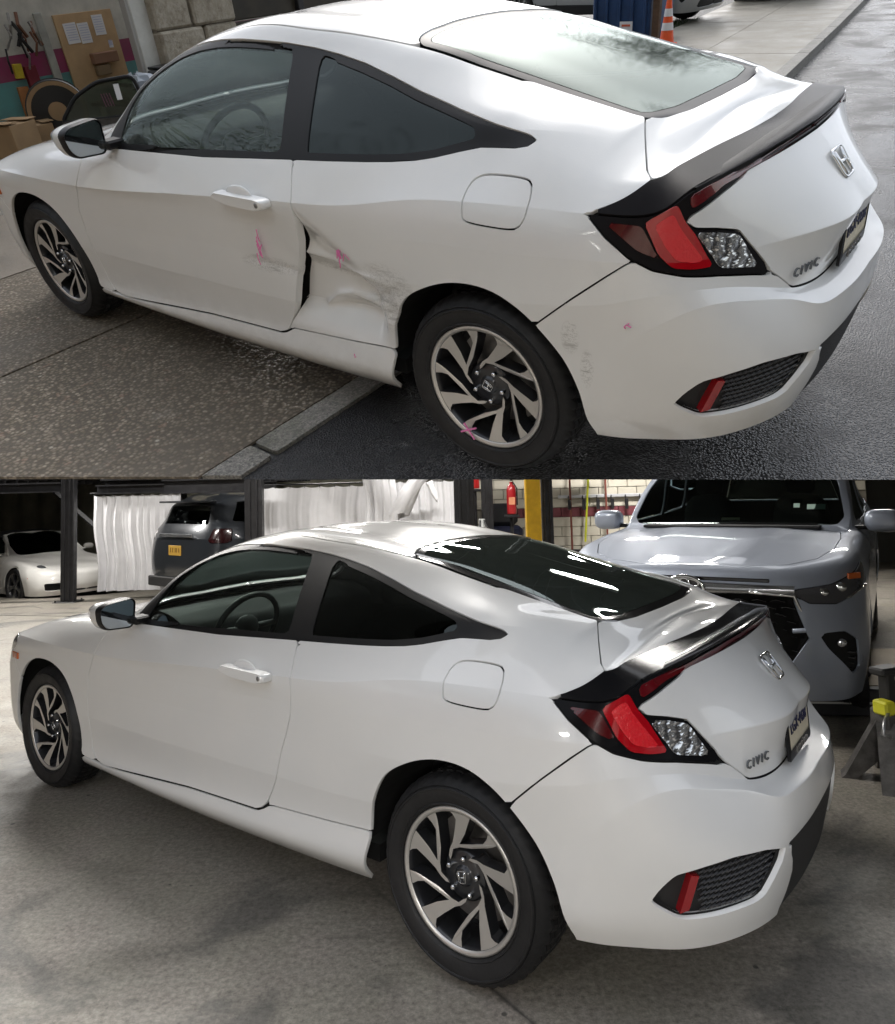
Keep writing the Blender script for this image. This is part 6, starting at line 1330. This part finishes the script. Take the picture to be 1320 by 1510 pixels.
ROADSTER_ROWS = [
 {0:(2.15,0,.17),1:(2.1,.45,.17),2:(1.95,.72,.17),3:(1.75,.82,.17),4:(1.6,.84,.17),6:(.8,.84,.16),10:(-.8,.86,.16),12:(-1.6,.88,.22),13:(-1.95,.82,.28),14:(-2.15,.66,.3),15:(-2.22,.35,.3),16:(-2.24,0,.3)},
 {0:(2.22,0,.32),1:(2.17,.47,.32),2:(2.02,.74,.33),3:(1.8,.85,.34),4:(1.6,.875,.36),6:(.8,.87,.32),10:(-.8,.885,.32),12:(-1.6,.92,.38),13:(-2.0,.86,.42),14:(-2.2,.68,.43),15:(-2.27,.36,.43),16:(-2.29,0,.43)},
 {0:(2.21,0,.47),1:(2.15,.46,.48),2:(2.0,.72,.5),3:(1.78,.85,.53),4:(1.6,.885,.55),5:(1.22,.89,.57),6:(.8,.88,.55),10:(-.8,.90,.56),11:(-1.22,.93,.58),12:(-1.6,.925,.58),13:(-2.0,.86,.6),14:(-2.2,.68,.6),15:(-2.26,.36,.6),16:(-2.28,0,.6)},
 {0:(2.17,0,.57),1:(2.1,.44,.59),2:(1.92,.66,.64),3:(1.7,.76,.69),4:(1.5,.79,.73),5:(1.22,.80,.77),6:(.8,.82,.78),8:(.2,.835,.80),10:(-.8,.85,.82),11:(-1.22,.86,.83),12:(-1.6,.84,.80),13:(-1.95,.76,.74),14:(-2.15,.6,.70),15:(-2.2,.33,.69),16:(-2.22,0,.69)},
 {0:(2.12,0,.6),1:(2.04,.38,.62),2:(1.84,.54,.67),3:(1.6,.60,.71),4:(1.4,.62,.75),5:(1.1,.64,.79),6:(.8,.70,.85),7:(.62,.76,.88),8:(.1,.76,.89),10:(-.8,.74,.90),11:(-1.2,.70,.90),12:(-1.6,.62,.86),13:(-1.9,.52,.79),14:(-2.05,.40,.76),15:(-2.1,.25,.75),16:(-2.12,0,.75)},
 {0:(2.1,0,.61),1:(2.0,.28,.635),2:(1.8,.40,.68),3:(1.56,.44,.71),4:(1.35,.45,.74),5:(1.0,.46,.80),6:(.76,.62,.88),7:(.52,.66,1.02),7.5:(.3,.60,1.16),8:(.05,.55,1.23),9:(-.35,.55,1.24),10:(-.75,.57,1.15),11:(-1.1,.56,1.02),12:(-1.5,.5,.90),13:(-1.8,.4,.82),14:(-1.95,.3,.79),15:(-2.0,.15,.78),16:(-2.05,0,.78)},
 {0:(2.08,0,.62),2:(1.75,0,.685),4:(1.3,0,.755),5:(1.0,0,.82),6:(.80,0,.88),7:(.55,0,1.03),7.5:(.32,0,1.18),8:(.05,0,1.27),9:(-.35,0,1.295),10:(-.75,0,1.22),11:(-1.1,0,1.07),12:(-1.5,0,.93),13:(-1.8,0,.84),16:(-2.02,0,.79)},
]
def arch_poly(x, z, r): return [(x + r * 1.02, -.2), (x + r * 1.02, z)] + [(x + r * math.cos(R(a)), z + r * math.sin(R(a))) for a in range(10, 171, 10)] + [(x - r * 1.02, z), (x - r * 1.02, -.2)]
def vehicle(name, label, cat, mw, rows, crease, nu, nv, arches, panels, mats, warp=None, group=None):
    """panels in order of priority: (part, axis, outline, (row lo, hi), (station lo, hi), material, push, per side?)"""
    S = np.concatenate([np.linspace(i, i + 1, nu, endpoint=False) for i in range(16)] + [[16.]])
    G, rp = surface(rows, crease, S, nv, smooth=3)
    if warp is not None: G = warp(G)
    V, N, T = mirror_mesh(G, grid_normals(G))
    U = np.tile(np.repeat(S, len(rp)), 2); W = np.tile(np.tile(rp, len(S)), 2)
    car = thing(name, label, cat, mw, group)
    ar = np.full(len(V), -9.)
    for x, z, r in arches: ar = np.maximum(ar, np.minimum(sdf_poly(AX['xz'](V), arch_poly(x, z, r)), np.abs(V[:, 1]) - .45))
    taken = ar; parts = {}
    for part, ax, poly, (w0, w1), (u0, u1), m, push, per in panels:
        d = np.minimum.reduce([(W - w0) * .1, (w1 - W) * .1, (U - u0) * .1, (u1 - U) * .1])
        if poly is not None: d = np.minimum(d, sdf_poly(AX[ax](V), poly))
        v = np.minimum(d, -taken) - .003
        for s in ((1, -1) if per else (0,)):
            vv = np.minimum(v, s * V[:, 1]) if s else v
            a, b, c = clip(V + N * push, N, T, vv)
            if len(c) == 0: continue
            if 'window' not in part and 'windshield' not in part: a, b, c = rim(a, b, c, .012, seam=lambda p: abs(p[1]) < 1e-5)
            parts[part, s] = mk(part, a, c, mats[m], car, normals=b)
        taken = np.maximum(taken, d)
    a, b, c = clip(V, N, T, -taken - .003); a, b, c = rim(a, b, c, .012, seam=lambda p: abs(p[1]) < 1e-5)
    parts['body', 0] = mk('body', a, c, mats['body'], car, normals=b)
    # dark skin behind the panel gaps, open at the windows
    win = np.full(len(V), -9.)
    for part, ax, poly, (w0, w1), (u0, u1), m, push, per in panels:
        if 'window' in part or 'windshield' in part:
            d = np.minimum.reduce([(W - w0) * .1, (w1 - W) * .1, (U - u0) * .1, (u1 - U) * .1])
            win = np.maximum(win, np.minimum(d, sdf_poly(AX[ax](V), poly)) if poly is not None else d)
    a, b, c = clip(V - N * .02, N, T, np.minimum(-ar - .005, -win - .01)); mk('inner_shell', a, c, DARK_INNER, car, normals=b)
    return car, parts
def paint(name, col, metal=.0, rough=.3):
    t = NT(name); t.set(Roughness=rough, Metallic=metal, Coat_Weight=.8, Coat_Roughness=.06)
    n = t.noise(900, 2, .5, t.coord()); t.l(t.ramp(n, [(.3, tuple(c * .93 for c in col)), (.7, tuple(min(1, c * 1.05) for c in col))]), t.b.inputs['Base Color']); return t.m
SUV_GLASS = glass_mat('suv glass', (.22, .27, .26)); SUV_DARK = glass_mat('suv rear glass', (.03, .034, .034))
def hood_warp(G):
    x, y, z = G[..., 0], np.abs(G[..., 1]), G[..., 2]
    on = np.clip((x - .95) / .15, 0, 1) * np.clip((2.22 - x) / .12, 0, 1) * (z > .97)
    w = .30 + .16 * np.clip((2.2 - x) / 1.2, 0, 1)
    k = 1 / (1 + np.exp((y - w) / .018)); k2 = 1 / (1 + np.exp((y - w + .20) / .022))
    G = G.copy(); G[..., 2] = z + on * (.013 * k - .007 * k2); return G
def build_suv(name, label, mw, body, front=True, warp=hood_warp, group=None, detail=True, rear=False, nu=12, scale=None):
    wr = warp if scale is None else (lambda G: warp(G) * np.array(scale))
    ZS = scale[2] if scale else 1
    sc = lambda poly: [(p[0] * (scale[0] if scale else 1), p[1] * ZS) for p in poly]
    panels = [
     ('headlamp', 'gz', sc([(-1.27, .885), (-1.0, .915), (-.78, .968), (-.60, 1.025), (-.63, .965), (-.80, .865), (-1.0, .808), (-1.16, .815)]), (1, 4.6), (0, 5), 'lamp', .004, True),
     ('fog_lamp_recess', 'gz', sc([(-1.13, .645), (-.98, .655), (-.88, .60), (-.86, .42), (-.92, .41), (-1.08, .56)]), (0, 3), (0, 5), 'matte', -.03, True),
     ('grille', 'yz', sc([(-.2, .875), (.34, .875), (.58, .855), (.66, .62), (.56, .47), (-.2, .46)]), (0, 3.6), (0, 3.2), 'matte', -.02, False),
     ('lower_intake', 'yz', sc([(-.2, .43), (.55, .43), (.60, .34), (.5, .30), (-.2, .30)]), (0, 3), (0, 3.2), 'matte', -.015, False),
     ('windshield', 'xy', [(.88, -.2), (.86, .60), (.80, .75), (.72, .795), (.40, .755), (.13, .695), (.08, .55), (.07, -.2)], (5.9, 9), (5.5, 9), 'glass', -.004, False),
     ('side_window', 'xz', sc([(.52, 1.19), (.30, 1.42), (.12, 1.55), (-.02, 1.60), (-.36, 1.625), (-.42, 1.20)]), (4.2, 6), (6, 12), 'glass', -.006, True),
     ('side_window', 'xz', sc([(-.50, 1.205), (-.46, 1.63), (-1.1, 1.625), (-1.25, 1.24)]), (4.2, 6), (6, 12), 'dark', -.006, True),
     ('side_window', 'xz', sc([(-1.33, 1.25), (-1.2, 1.62), (-1.85, 1.585), (-2.05, 1.30)]), (4.2, 6), (8, 13.6), 'dark', -.006, True),
     ('rear_window', 'yz', sc([(-.2, 1.27), (.60, 1.27), (.52, 1.53), (-.2, 1.55)]), (4.5, 7.5), (13.2, 17), 'dark', -.004, False),
     ('tail_lamp', 'yz', sc([(.74, 1.00), (1.05, .98), (1.05, 1.20), (.76, 1.2)]), (2, 4.6), (12.6, 17), 'tail', .004, True),
     ('hood', 'xy', [(.95, -.2), (.93, .60), (1.0, .78), (1.4, .80), (1.75, .78), (2.0, .70), (2.16, .55), (2.27, .3), (2.29, -.2)], (4.05, 9), (0, 6.6), 'body', 0, False),
     ('sill_cladding', 'xz', sc([(-2.2, .05), (-2.2, .46), (2.0, .40), (2.0, .05)]), (0, 1.2), (4, 13), 'matte', .002, True),
     ('door', 'xz', sc([(.72, .42), (.80, .75), (.74, 1.12), (.66, 1.18), (-.44, 1.20), (-.46, .42)]), (0, 4.6), (4, 12), 'body', 0, True),
     ('rear_door', 'xz', sc([(-.46, .42), (-.44, 1.20), (-1.30, 1.22), (-1.22, .80), (-1.0, .55), (-.95, .42)]), (0, 4.6), (4, 12), 'body', 0, True)]
    mats = {'body': body, 'lamp': mat('headlamp lens', (.10, .10, .11), .1, .3, coat=1, bump=.5, bscale=20), 'matte': MATTE_BLACK, 'glass': SUV_GLASS, 'dark': SUV_DARK, 'tail': mat('smoked tail lamp', (.018, .003, .004), .2, coat=.6)}
    wx = 1.425 * (scale[0] if scale else 1)
    car, parts = vehicle(name, label, 'car', mw, SUV_ROWS, (3,), nu, [4, 5, 4, 4, 3, 8, 4, 6], [(wx, .37, .42), (-wx, .37, .42)], panels, mats, wr, group)
    for x in (wx, -wx):
        build_wheel('wheel', car, (x, .80, .37), False, 10, (mat('suv alloy', (.42, .42, .43), .25, .9), ALLOY_DARK), .37, .25, .235, (10, .022), detail=detail)
        build_wheel('wheel', car, (x, -.80, .37), True, 10, (mat('suv alloy', (.42, .42, .43), .25, .9), ALLOY_DARK), .37, .25, .235, (10, .022), detail=detail)
        wheel_well(car, x, .55, .91, .37, .45)
    m = MB(); m.box((0, 0, .30), (4.5, 1.2, .10)); m.build('underbody', DARK_INNER, car)
    if not detail: return car, parts
    m = MB(); m.box((.45, 0, 1.02), (.5, 1.5, .14), bev=.05); m.build('dashboard', DASH, car)
    for y in (.4, -.4):
        m = MB(); ellipsoid(m, (-.35, y, 1.05), (.09, .24, .34), 14, p=3.4); ellipsoid(m, (-.40, y, 1.47), (.06, .13, .10), 12, p=3); m.build('seat', SEAT, car, smooth=True)
    for s in (1, -1):
        mr = bpy.data.objects.new('door_mirror', None); mr.empty_display_size = .1; link(mr, car)
        m = MB(); ellipsoid(m, (.70, s * 1.05, 1.20 * ZS), (.085, .125, .085), 18, p=3.2); m.build('mirror_housing', body, mr, smooth=True)
        m = MB(); m.box((.70, s * .93, 1.15 * ZS), (.08, .14, .03), bev=.01); m.build('mirror_arm', BLACK_TRIM, mr)
    return car, parts
def build_grey_suv(mw, label):
    body = paint('silver blue paint', (.34, .38, .46), .40, .48)
    car, P = build_suv('suv', label, mw, body, nu=18)
    g = P['grille', 0]
    # upper chrome bar with the emblem
    def front_x(y): return 2.415 - .045 * (y / .5) ** 2 - .05 * max(0, abs(y) - .45)
    m = MB(); V = []; F = []; ys = np.linspace(-.60, .60, 25)
    for y in ys:
        x = front_x(y); k = max(0, abs(y) - .12) / .48
        t, b = .915 - .01 * k, .862 + .008 * k
        if abs(y) < .14: b -= .0
        for dx, z in ((-.01, t + .008), (.012, t), (.018, (t + b) / 2), (.008, b), (-.02, b - .006)): V.append((x + dx, y, z))
    for i in range(len(ys) - 1):
        for k in range(4): F.append((i*5+k, i*5+k+1, (i+1)*5+k+1, (i+1)*5+k))
    mk('grille_bar', V, F, mat('satin silver', (.55, .57, .60), .22, .9), g, smooth=True)
    m = MB(); m.box((2.395, 0, .945), (.02, .95, .022), bev=.006); m.build('chrome_strip', GLOSS_BLACK, g)
    def oval(m, cy, cz, ry, rz, r, x=2.445): m.tube([(x, cy + ry * math.cos(t), cz + rz * math.sin(t)) for t in np.linspace(0, 2 * math.pi, 36, endpoint=False)], r, 8, closed=True)
    m = MB(); V = [(2.437, .118 * math.cos(t), .887 + .078 * math.sin(t)) for t in np.linspace(0, 2 * math.pi, 32, endpoint=False)]; m.add(V, [tuple(range(32))]); m.build('emblem_field', GLOSS_BLACK, g)
    m = MB(); oval(m, 0, .887, .112, .073, .011); oval(m, 0, .887, .036, .062, .007); oval(m, 0, .918, .085, .028, .007); m.build('emblem', CHROME, g, smooth=True)
    # mesh of the grille
    m = MB()
    for r in range(9):
        z = .50 + .040 * r
        for k in range(13):
            y = -.60 + .1 * k + .05 * (r % 2)
            if abs(y) > .56 + .1 * (z - .5): continue
            x = front_x(y) - .012
            m.tube([(x, y - .048, z), (x + .004, y, z + .013), (x, y + .048, z)], .0055, 5)
    m.build('grille_mesh', GLOSS_BLACK, g, smooth=True)
    for s in (1, -1):
        m = MB(); m.tube([(front_x(.3) + .005, s * .36, .878), (front_x(.58), s * .595, .86), (front_x(.66) - .03, s * .672, .63), (front_x(.56), s * .57, .465), (front_x(.2) + .01, s * .2, .455)], .012, 8); m.build('grille_surround', CHROME, g, smooth=True)
    for s in (1, -1):
        h = P['headlamp', s]
        m = MB(); ellipsoid(m, (2.236, s * .735, .872), (.030, .036, .028), 16); m.build('projector_lens', CHROME, h, smooth=True)
        m = MB(); ellipsoid(m, (2.160, s * .825, .895), (.030, .034, .028), 16); m.build('projector_lens', CHROME, h, smooth=True)
        m = MB(); m.box((0, 0, 0), (.010, .10, .035), bev=.004, xf=T3(2.045, s * .893, .952) @ RZ(s * 52)); m.build('turn_signal', AMBER, h)
        m = MB(); m.tube([(2.30, s * .66, .825), (2.23, s * .78, .822), (2.13, s * .875, .842), (2.02, s * .95, .90)], .008, 6); m.build('lamp_trim', CHROME, h, smooth=True)
        f = P['fog_lamp_recess', s]
        m = MB(); ellipsoid(m, (2.20, s * .80, .585), (.03, .045, .030), 16); m.build('fog_lamp', mat('fog lamp glass', (.7, .72, .75), .1, .8, coat=1), f, smooth=True)
        m = MB()
        for k in range(4): m.box((2.165 - .008 * k, s * (.84 - .004 * k), .53 - .032 * k), (.04, .10 - .012 * k, .010), bev=.003)
        m.build('recess_fins', GLOSS_BLACK, f)
        m = MB(); m.tube([(2.36, s * .58, .66), (2.30, s * .70, .667), (2.19, s * .83, .66), (2.09, s * .90, .60), (2.075, s * .905, .46)], .014, 8); m.build('recess_surround', body, f, smooth=True)
    w = P['windshield', 0]
    # stickers inside the screen
    for (y, z, a, b, c) in ((.60, 1.30, .13, .06, 'sticker pale'), (.46, 1.31, .045, .05, 'sticker pale'), (-.02, 1.21, .14, .03, 'sticker cream')):
        x = .69 - (z - 1.25) * 1.33
        col = (.55, .75, .66) if 'pale' in c else (.72, .70, .50)
        m = MB(); m.box((0, 0, 0), (.004, a, b), xf=T3(x - .015, y, z) @ RY(-52)); m.build('windshield_sticker', mat(c, col, .5), w)
    m = MB(); m.tube([(.88, -.55, 1.165), (.86, .1, 1.18), (.82, .62, 1.175)], .010, 6); m.build('wiper', BLACK_TRIM, car)
    m = MB(); m.box((.95, 0, 1.165), (.16, 1.30, .02), bev=.008); m.build('cowl', MATTE_BLACK, car)
    return car
def build_dark_suv(mw, label):
    body = paint('graphite paint', (.028, .032, .038), .4, .28)
    car, P = build_suv('suv', label, mw, body, warp=lambda G: G, nu=10, scale=(1.0, 1.03, 1.06))
    m = MB(); m.box((-2.53, 0, .93), (.012, .34, .16), bev=.004); pl = m.build('licence_plate', mat('amber plate', (.42, .25, .04), .5), car)
    m = MB()
    for y in (.11, .05, -.02, -.06, -.12): m.box((-2.537, y, .935), (.004, .022, .07))
    m.build('plate_mark', mat('plate brown', (.16, .08, .01), .5), pl)
    m = MB(); m.box((-2.515, 0, 1.17), (.02, .9, .05), bev=.006); m.build('tailgate_strip', mat('satin silver', (.55, .57, .60), .22, .9), car)
    m = MB(); m.box((-2.30, 0, 1.70), (.30, 1.15, .03), bev=.012); m.build('roof_spoiler', body, car)
    m = MB(); m.box((-2.52, 0, .42), (.06, 1.5, .16), bev=.02); m.build('rear_valance', MATTE_BLACK, car)
    return car
def build_roadster(mw, label):
    body = paint('cream white paint', (.74, .73, .70), .0, .3); soft = mat('soft top cloth', (.012, .012, .014), .85, bump=.2, bscale=300)
    panels = [
     ('bumper_intake', 'yz', [(.42, .40), (.72, .40), (.70, .27), (.45, .27)], (0, 2.2), (0, 4), 'matte', -.02, True),
     ('centre_intake', 'yz', [(-.2, .26), (.36, .26), (.34, .22), (-.2, .22)], (0, 2.2), (0, 3), 'matte', -.012, False),
     ('windshield', 'xy', [(.80, -.2), (.78, .56), (.72, .60), (.5, .62), (.28, .56), (.10, .50), (.08, -.2)], (4.7, 7), (5.5, 8.5), 'glass', -.004, False),
     ('side_window', 'xz', [(.55, .92), (.35, 1.10), (.10, 1.19), (-.35, 1.205), (-.62, 1.14), (-.75, .93)], (4.05, 5), (6, 11), 'glass', -.005, True),
     ('soft_top', 'xy', None, (4.05, 7), (8.0, 11.6), 'soft', .004, False),
     ('hood', 'xy', [(.86, -.2), (.90, .55), (1.3, .58), (1.7, .52), (1.92, .36), (1.98, -.2)], (3.6, 7), (0, 6.4), 'body', 0, False),
     ('door', 'xz', [(.70, .28), (.78, .5), (.70, .87), (-.42, .88), (-.40, .40), (-.3, .28)], (0, 4.05), (4, 11), 'body', 0, True)]
    mats = {'body': body, 'lamp': CLEAR_LENS, 'matte': MATTE_BLACK, 'glass': SUV_DARK, 'soft': soft}
    car, P = vehicle('roadster', label, 'car', mw, ROADSTER_ROWS, (), 10, [4, 4, 5, 4, 7, 7], [(1.225, .32, .36), (-1.225, .33, .37)], panels, mats)
    al = mat('bright alloy', (.60, .60, .60), .25, .95)
    for x in (1.225, -1.225):
        build_wheel('wheel', car, (x, .77, .325), False, 12, (al, ALLOY_DARK), .325, .245, .22, (5, .05), detail=False)
        build_wheel('wheel', car, (x, -.77, .325), True, 12, (al, ALLOY_DARK), .325, .245, .22, (5, .05), detail=False)
        wheel_well(car, x, .52, .86, .33, .375)
    m = MB(); m.box((0, 0, .22), (3.6, 1.2, .08)); m.build('underbody', DARK_INNER, car)
    for s in (1, -1):
        m = MB(); ellipsoid(m, (.56, s * .94, .93), (.075, .10, .06), 14, p=2.6); m.tube([(.58, s * .80, .88), (.58, s * .90, .90)], .02, 6); m.build('door_mirror', body, car, smooth=True)
        m = MB(); ellipsoid(m, (0, 0, 0), (.17, .11, .07), 20, xf=T3(1.78, s * .62, .622) @ RY(28)); m.build('headlamp', mat('roadster headlamp', (.16, .17, .18), .08, .5, coat=1), car, smooth=True)
        m = MB(); m.box((1.72, s * .862, .50), (.06, .02, .03), bev=.006); m.build('side_marker', AMBER, car)
    # windscreen frame
    m = MB(); m.tube([(.70, .745, .88), (.52, .675, 1.03), (.30, .615, 1.17), (.10, .56, 1.235), (.07, .3, 1.262), (.06, 0, 1.275), (.07, -.3, 1.262), (.10, -.56, 1.235), (.30, -.615, 1.17), (.52, -.675, 1.03), (.70, -.745, .88)], .022, 8); m.build('windscreen_frame', body, car, smooth=True)
    return car
# ================================================================== vehicles in their places
build_coupe(WORKSHOP, False, 'glossy white two-door coupe without damage, on the grey workshop floor')
build_coupe(STREET, True, 'wet white two-door coupe with a crumpled rear flank, on the pavement')
def room_heading(fa, fd):   # yaw in room axes so that local +x points along (a, d)
    return math.degrees(math.atan2(fd, fa))
bk = np.array((.515, .857)); fc = np.array((1.44, 4.5)); pos = fc + bk * 2.40
build_grey_suv(room(pos[0], pos[1], 0, room_heading(-bk[0], -bk[1])), 'silver blue SUV facing the camera behind the boot of the white coupe')
c_ = np.array((-8.75, 15.3)); hd = np.array((.82, -.57))
build_roadster(room(c_[0], c_[1], fz(c_[1]), room_heading(*hd)), 'cream white roadster with a black soft top behind the left lift post')
build_dark_suv(room(-2.90, 13.8, fz(13.2), room_heading(.60, .80)), 'dark grey SUV with an amber plate, seen from behind past the curtain')
# a dark car up on the lift, only its underside and wheels low enough to see
build_suv('suv', 'black car parked up on the lift above the long curtain', room(-4.7, 16.4, 1.82, 90), mat('black car paint', (.01, .01, .012), .15, coat=1), warp=lambda G: G, nu=8, detail=False)
build_suv('suv', 'black car parked up on the lift above the white roadster', room(-8.6, 14.9, 1.86, -90), MATS['black car paint'], warp=lambda G: G, nu=8, detail=False)
# parked cars on the far verge of the street
build_suv('suv', 'silver car parked on the far verge beside the blue container', STREET @ T3(6.7, -13.0, 0) @ RZ(176), paint('silver paint', (.45, .46, .47), .6), warp=lambda G: G, nu=8, detail=False)
build_suv('suv', 'black car parked on the far verge next to the silver one', STREET @ T3(4.6, -18.5, 0) @ RZ(96), MATS['black car paint'], warp=lambda G: G, nu=8, detail=False)
# ------------------------------------------------------------------ trees of the street, out of the frame but mirrored in the glass
LEAF = NT('leaves'); co = LEAF.coord(); LEAF.l(LEAF.ramp(LEAF.noise(1.4, 4, .6, co), [(.3, (.05, .09, .025)), (.7, (.12, .20, .06))]), LEAF.b.inputs['Base Color']); LEAF.set(Roughness=.55); LEAF = LEAF.m
def tree(label, x, y, h, r, n=9000):
    t_ = thing('street_tree', label, 'tree', STREET @ T3(x, y, 0), 'street trees')
    m = MB(); m.tube([(0, 0, -.1), (.05, .02, h * .3), (-.04, .06, h * .55)], [.20, .15, .10], 10)
    for k in range(7):
        a = k * 2.4; m.tube([(0, .03, h * (.3 + .04 * k)), (r * .4 * math.cos(a), r * .4 * math.sin(a), h * (.5 + .04 * k)), (r * .75 * math.cos(a), r * .75 * math.sin(a), h * (.6 + .05 * k))], [.07, .05, .02], 7)
    m.build('trunk', mat('bark', (.07, .055, .04), .9, vary=.3, bump=.6, bscale=20), t_, smooth=True)
    cl = [(RNG.normal(0, r * .42), RNG.normal(0, r * .42), h * RNG.uniform(.5, .98)) for _ in range(26)]; V = []; F = []
    for k in range(n):
        c = cl[RNG.integers(len(cl))]; p = np.array(c) + RNG.normal(0, r * .19, 3); a = RNG.normal(size=3); a /= np.linalg.norm(a); b_ = np.cross(a, RNG.normal(size=3)); b_ /= np.linalg.norm(b_); s = RNG.uniform(.05, .09); i = len(V)
        V += [p - a * s, p + b_ * s * .5, p + a * s, p - b_ * s * .5]; F.append((i, i+1, i+2, i+3))
    mk('crown', V, F, LEAF, t_); return t_
tree('broad street tree over the parked cars, mirrored in the rear window', 6.0, -20.0, 8.4, 3.2)
tree('slim street tree by the road, mirrored in the rear window', .6, -22.5, 8.0, 2.6, 6000)
tree('tall tree behind the added building, mirrored in the quarter window', 11.0, 10.4, 12.5, 4.0)
tree('tall tree beyond the shop, mirrored in the door window', 15.0, 9.0, 11.5, 3.8)
tree('tree beside the road left of the viewer, mirrored in the quarter window', 6.0, 11.5, 11.5, 3.6)
# ------------------------------------------------------------------ lamps
for a, d, z, rz, pw, where in ((-.6, 4.6, 3.0, 14, 42, 'nearest above the boot of the white coupe'), (-2.6, 6.0, 3.5, 14, 55, 'above the bonnet of the white coupe'), (2.6, 9.0, 3.8, 14, 30, 'above the bonnet of the silver SUV'),
        (-4.6, 9.2, 3.6, 14, 80, 'in front of the long curtain'), (.2, 9.4, 3.6, 14, 70, 'above the yellow column'), (5.6, 9.6, 3.6, 14, 40, 'behind the silver SUV'),
        (-7.5, 12.2, 3.4, 14, 90, 'above the white roadster'), (-2.2, 14.0, 3.4, 14, 70, 'behind the middle curtain'), (3.6, 13.6, 3.4, 14, 110, 'above the tool wall'),
        (.4, -2.2, 2.2, 14, 45, 'behind the viewer on the right'), (-3.4, -1.6, 2.2, 14, 45, 'behind the viewer on the left'), (-1.4, -5.0, 2.2, 14, 45, 'at the back of the low roof')):
    tube_lamp('lit twin tube lamp ' + where, a, d, z, rz, pw * (1.35 if d > 5 else 1.15))
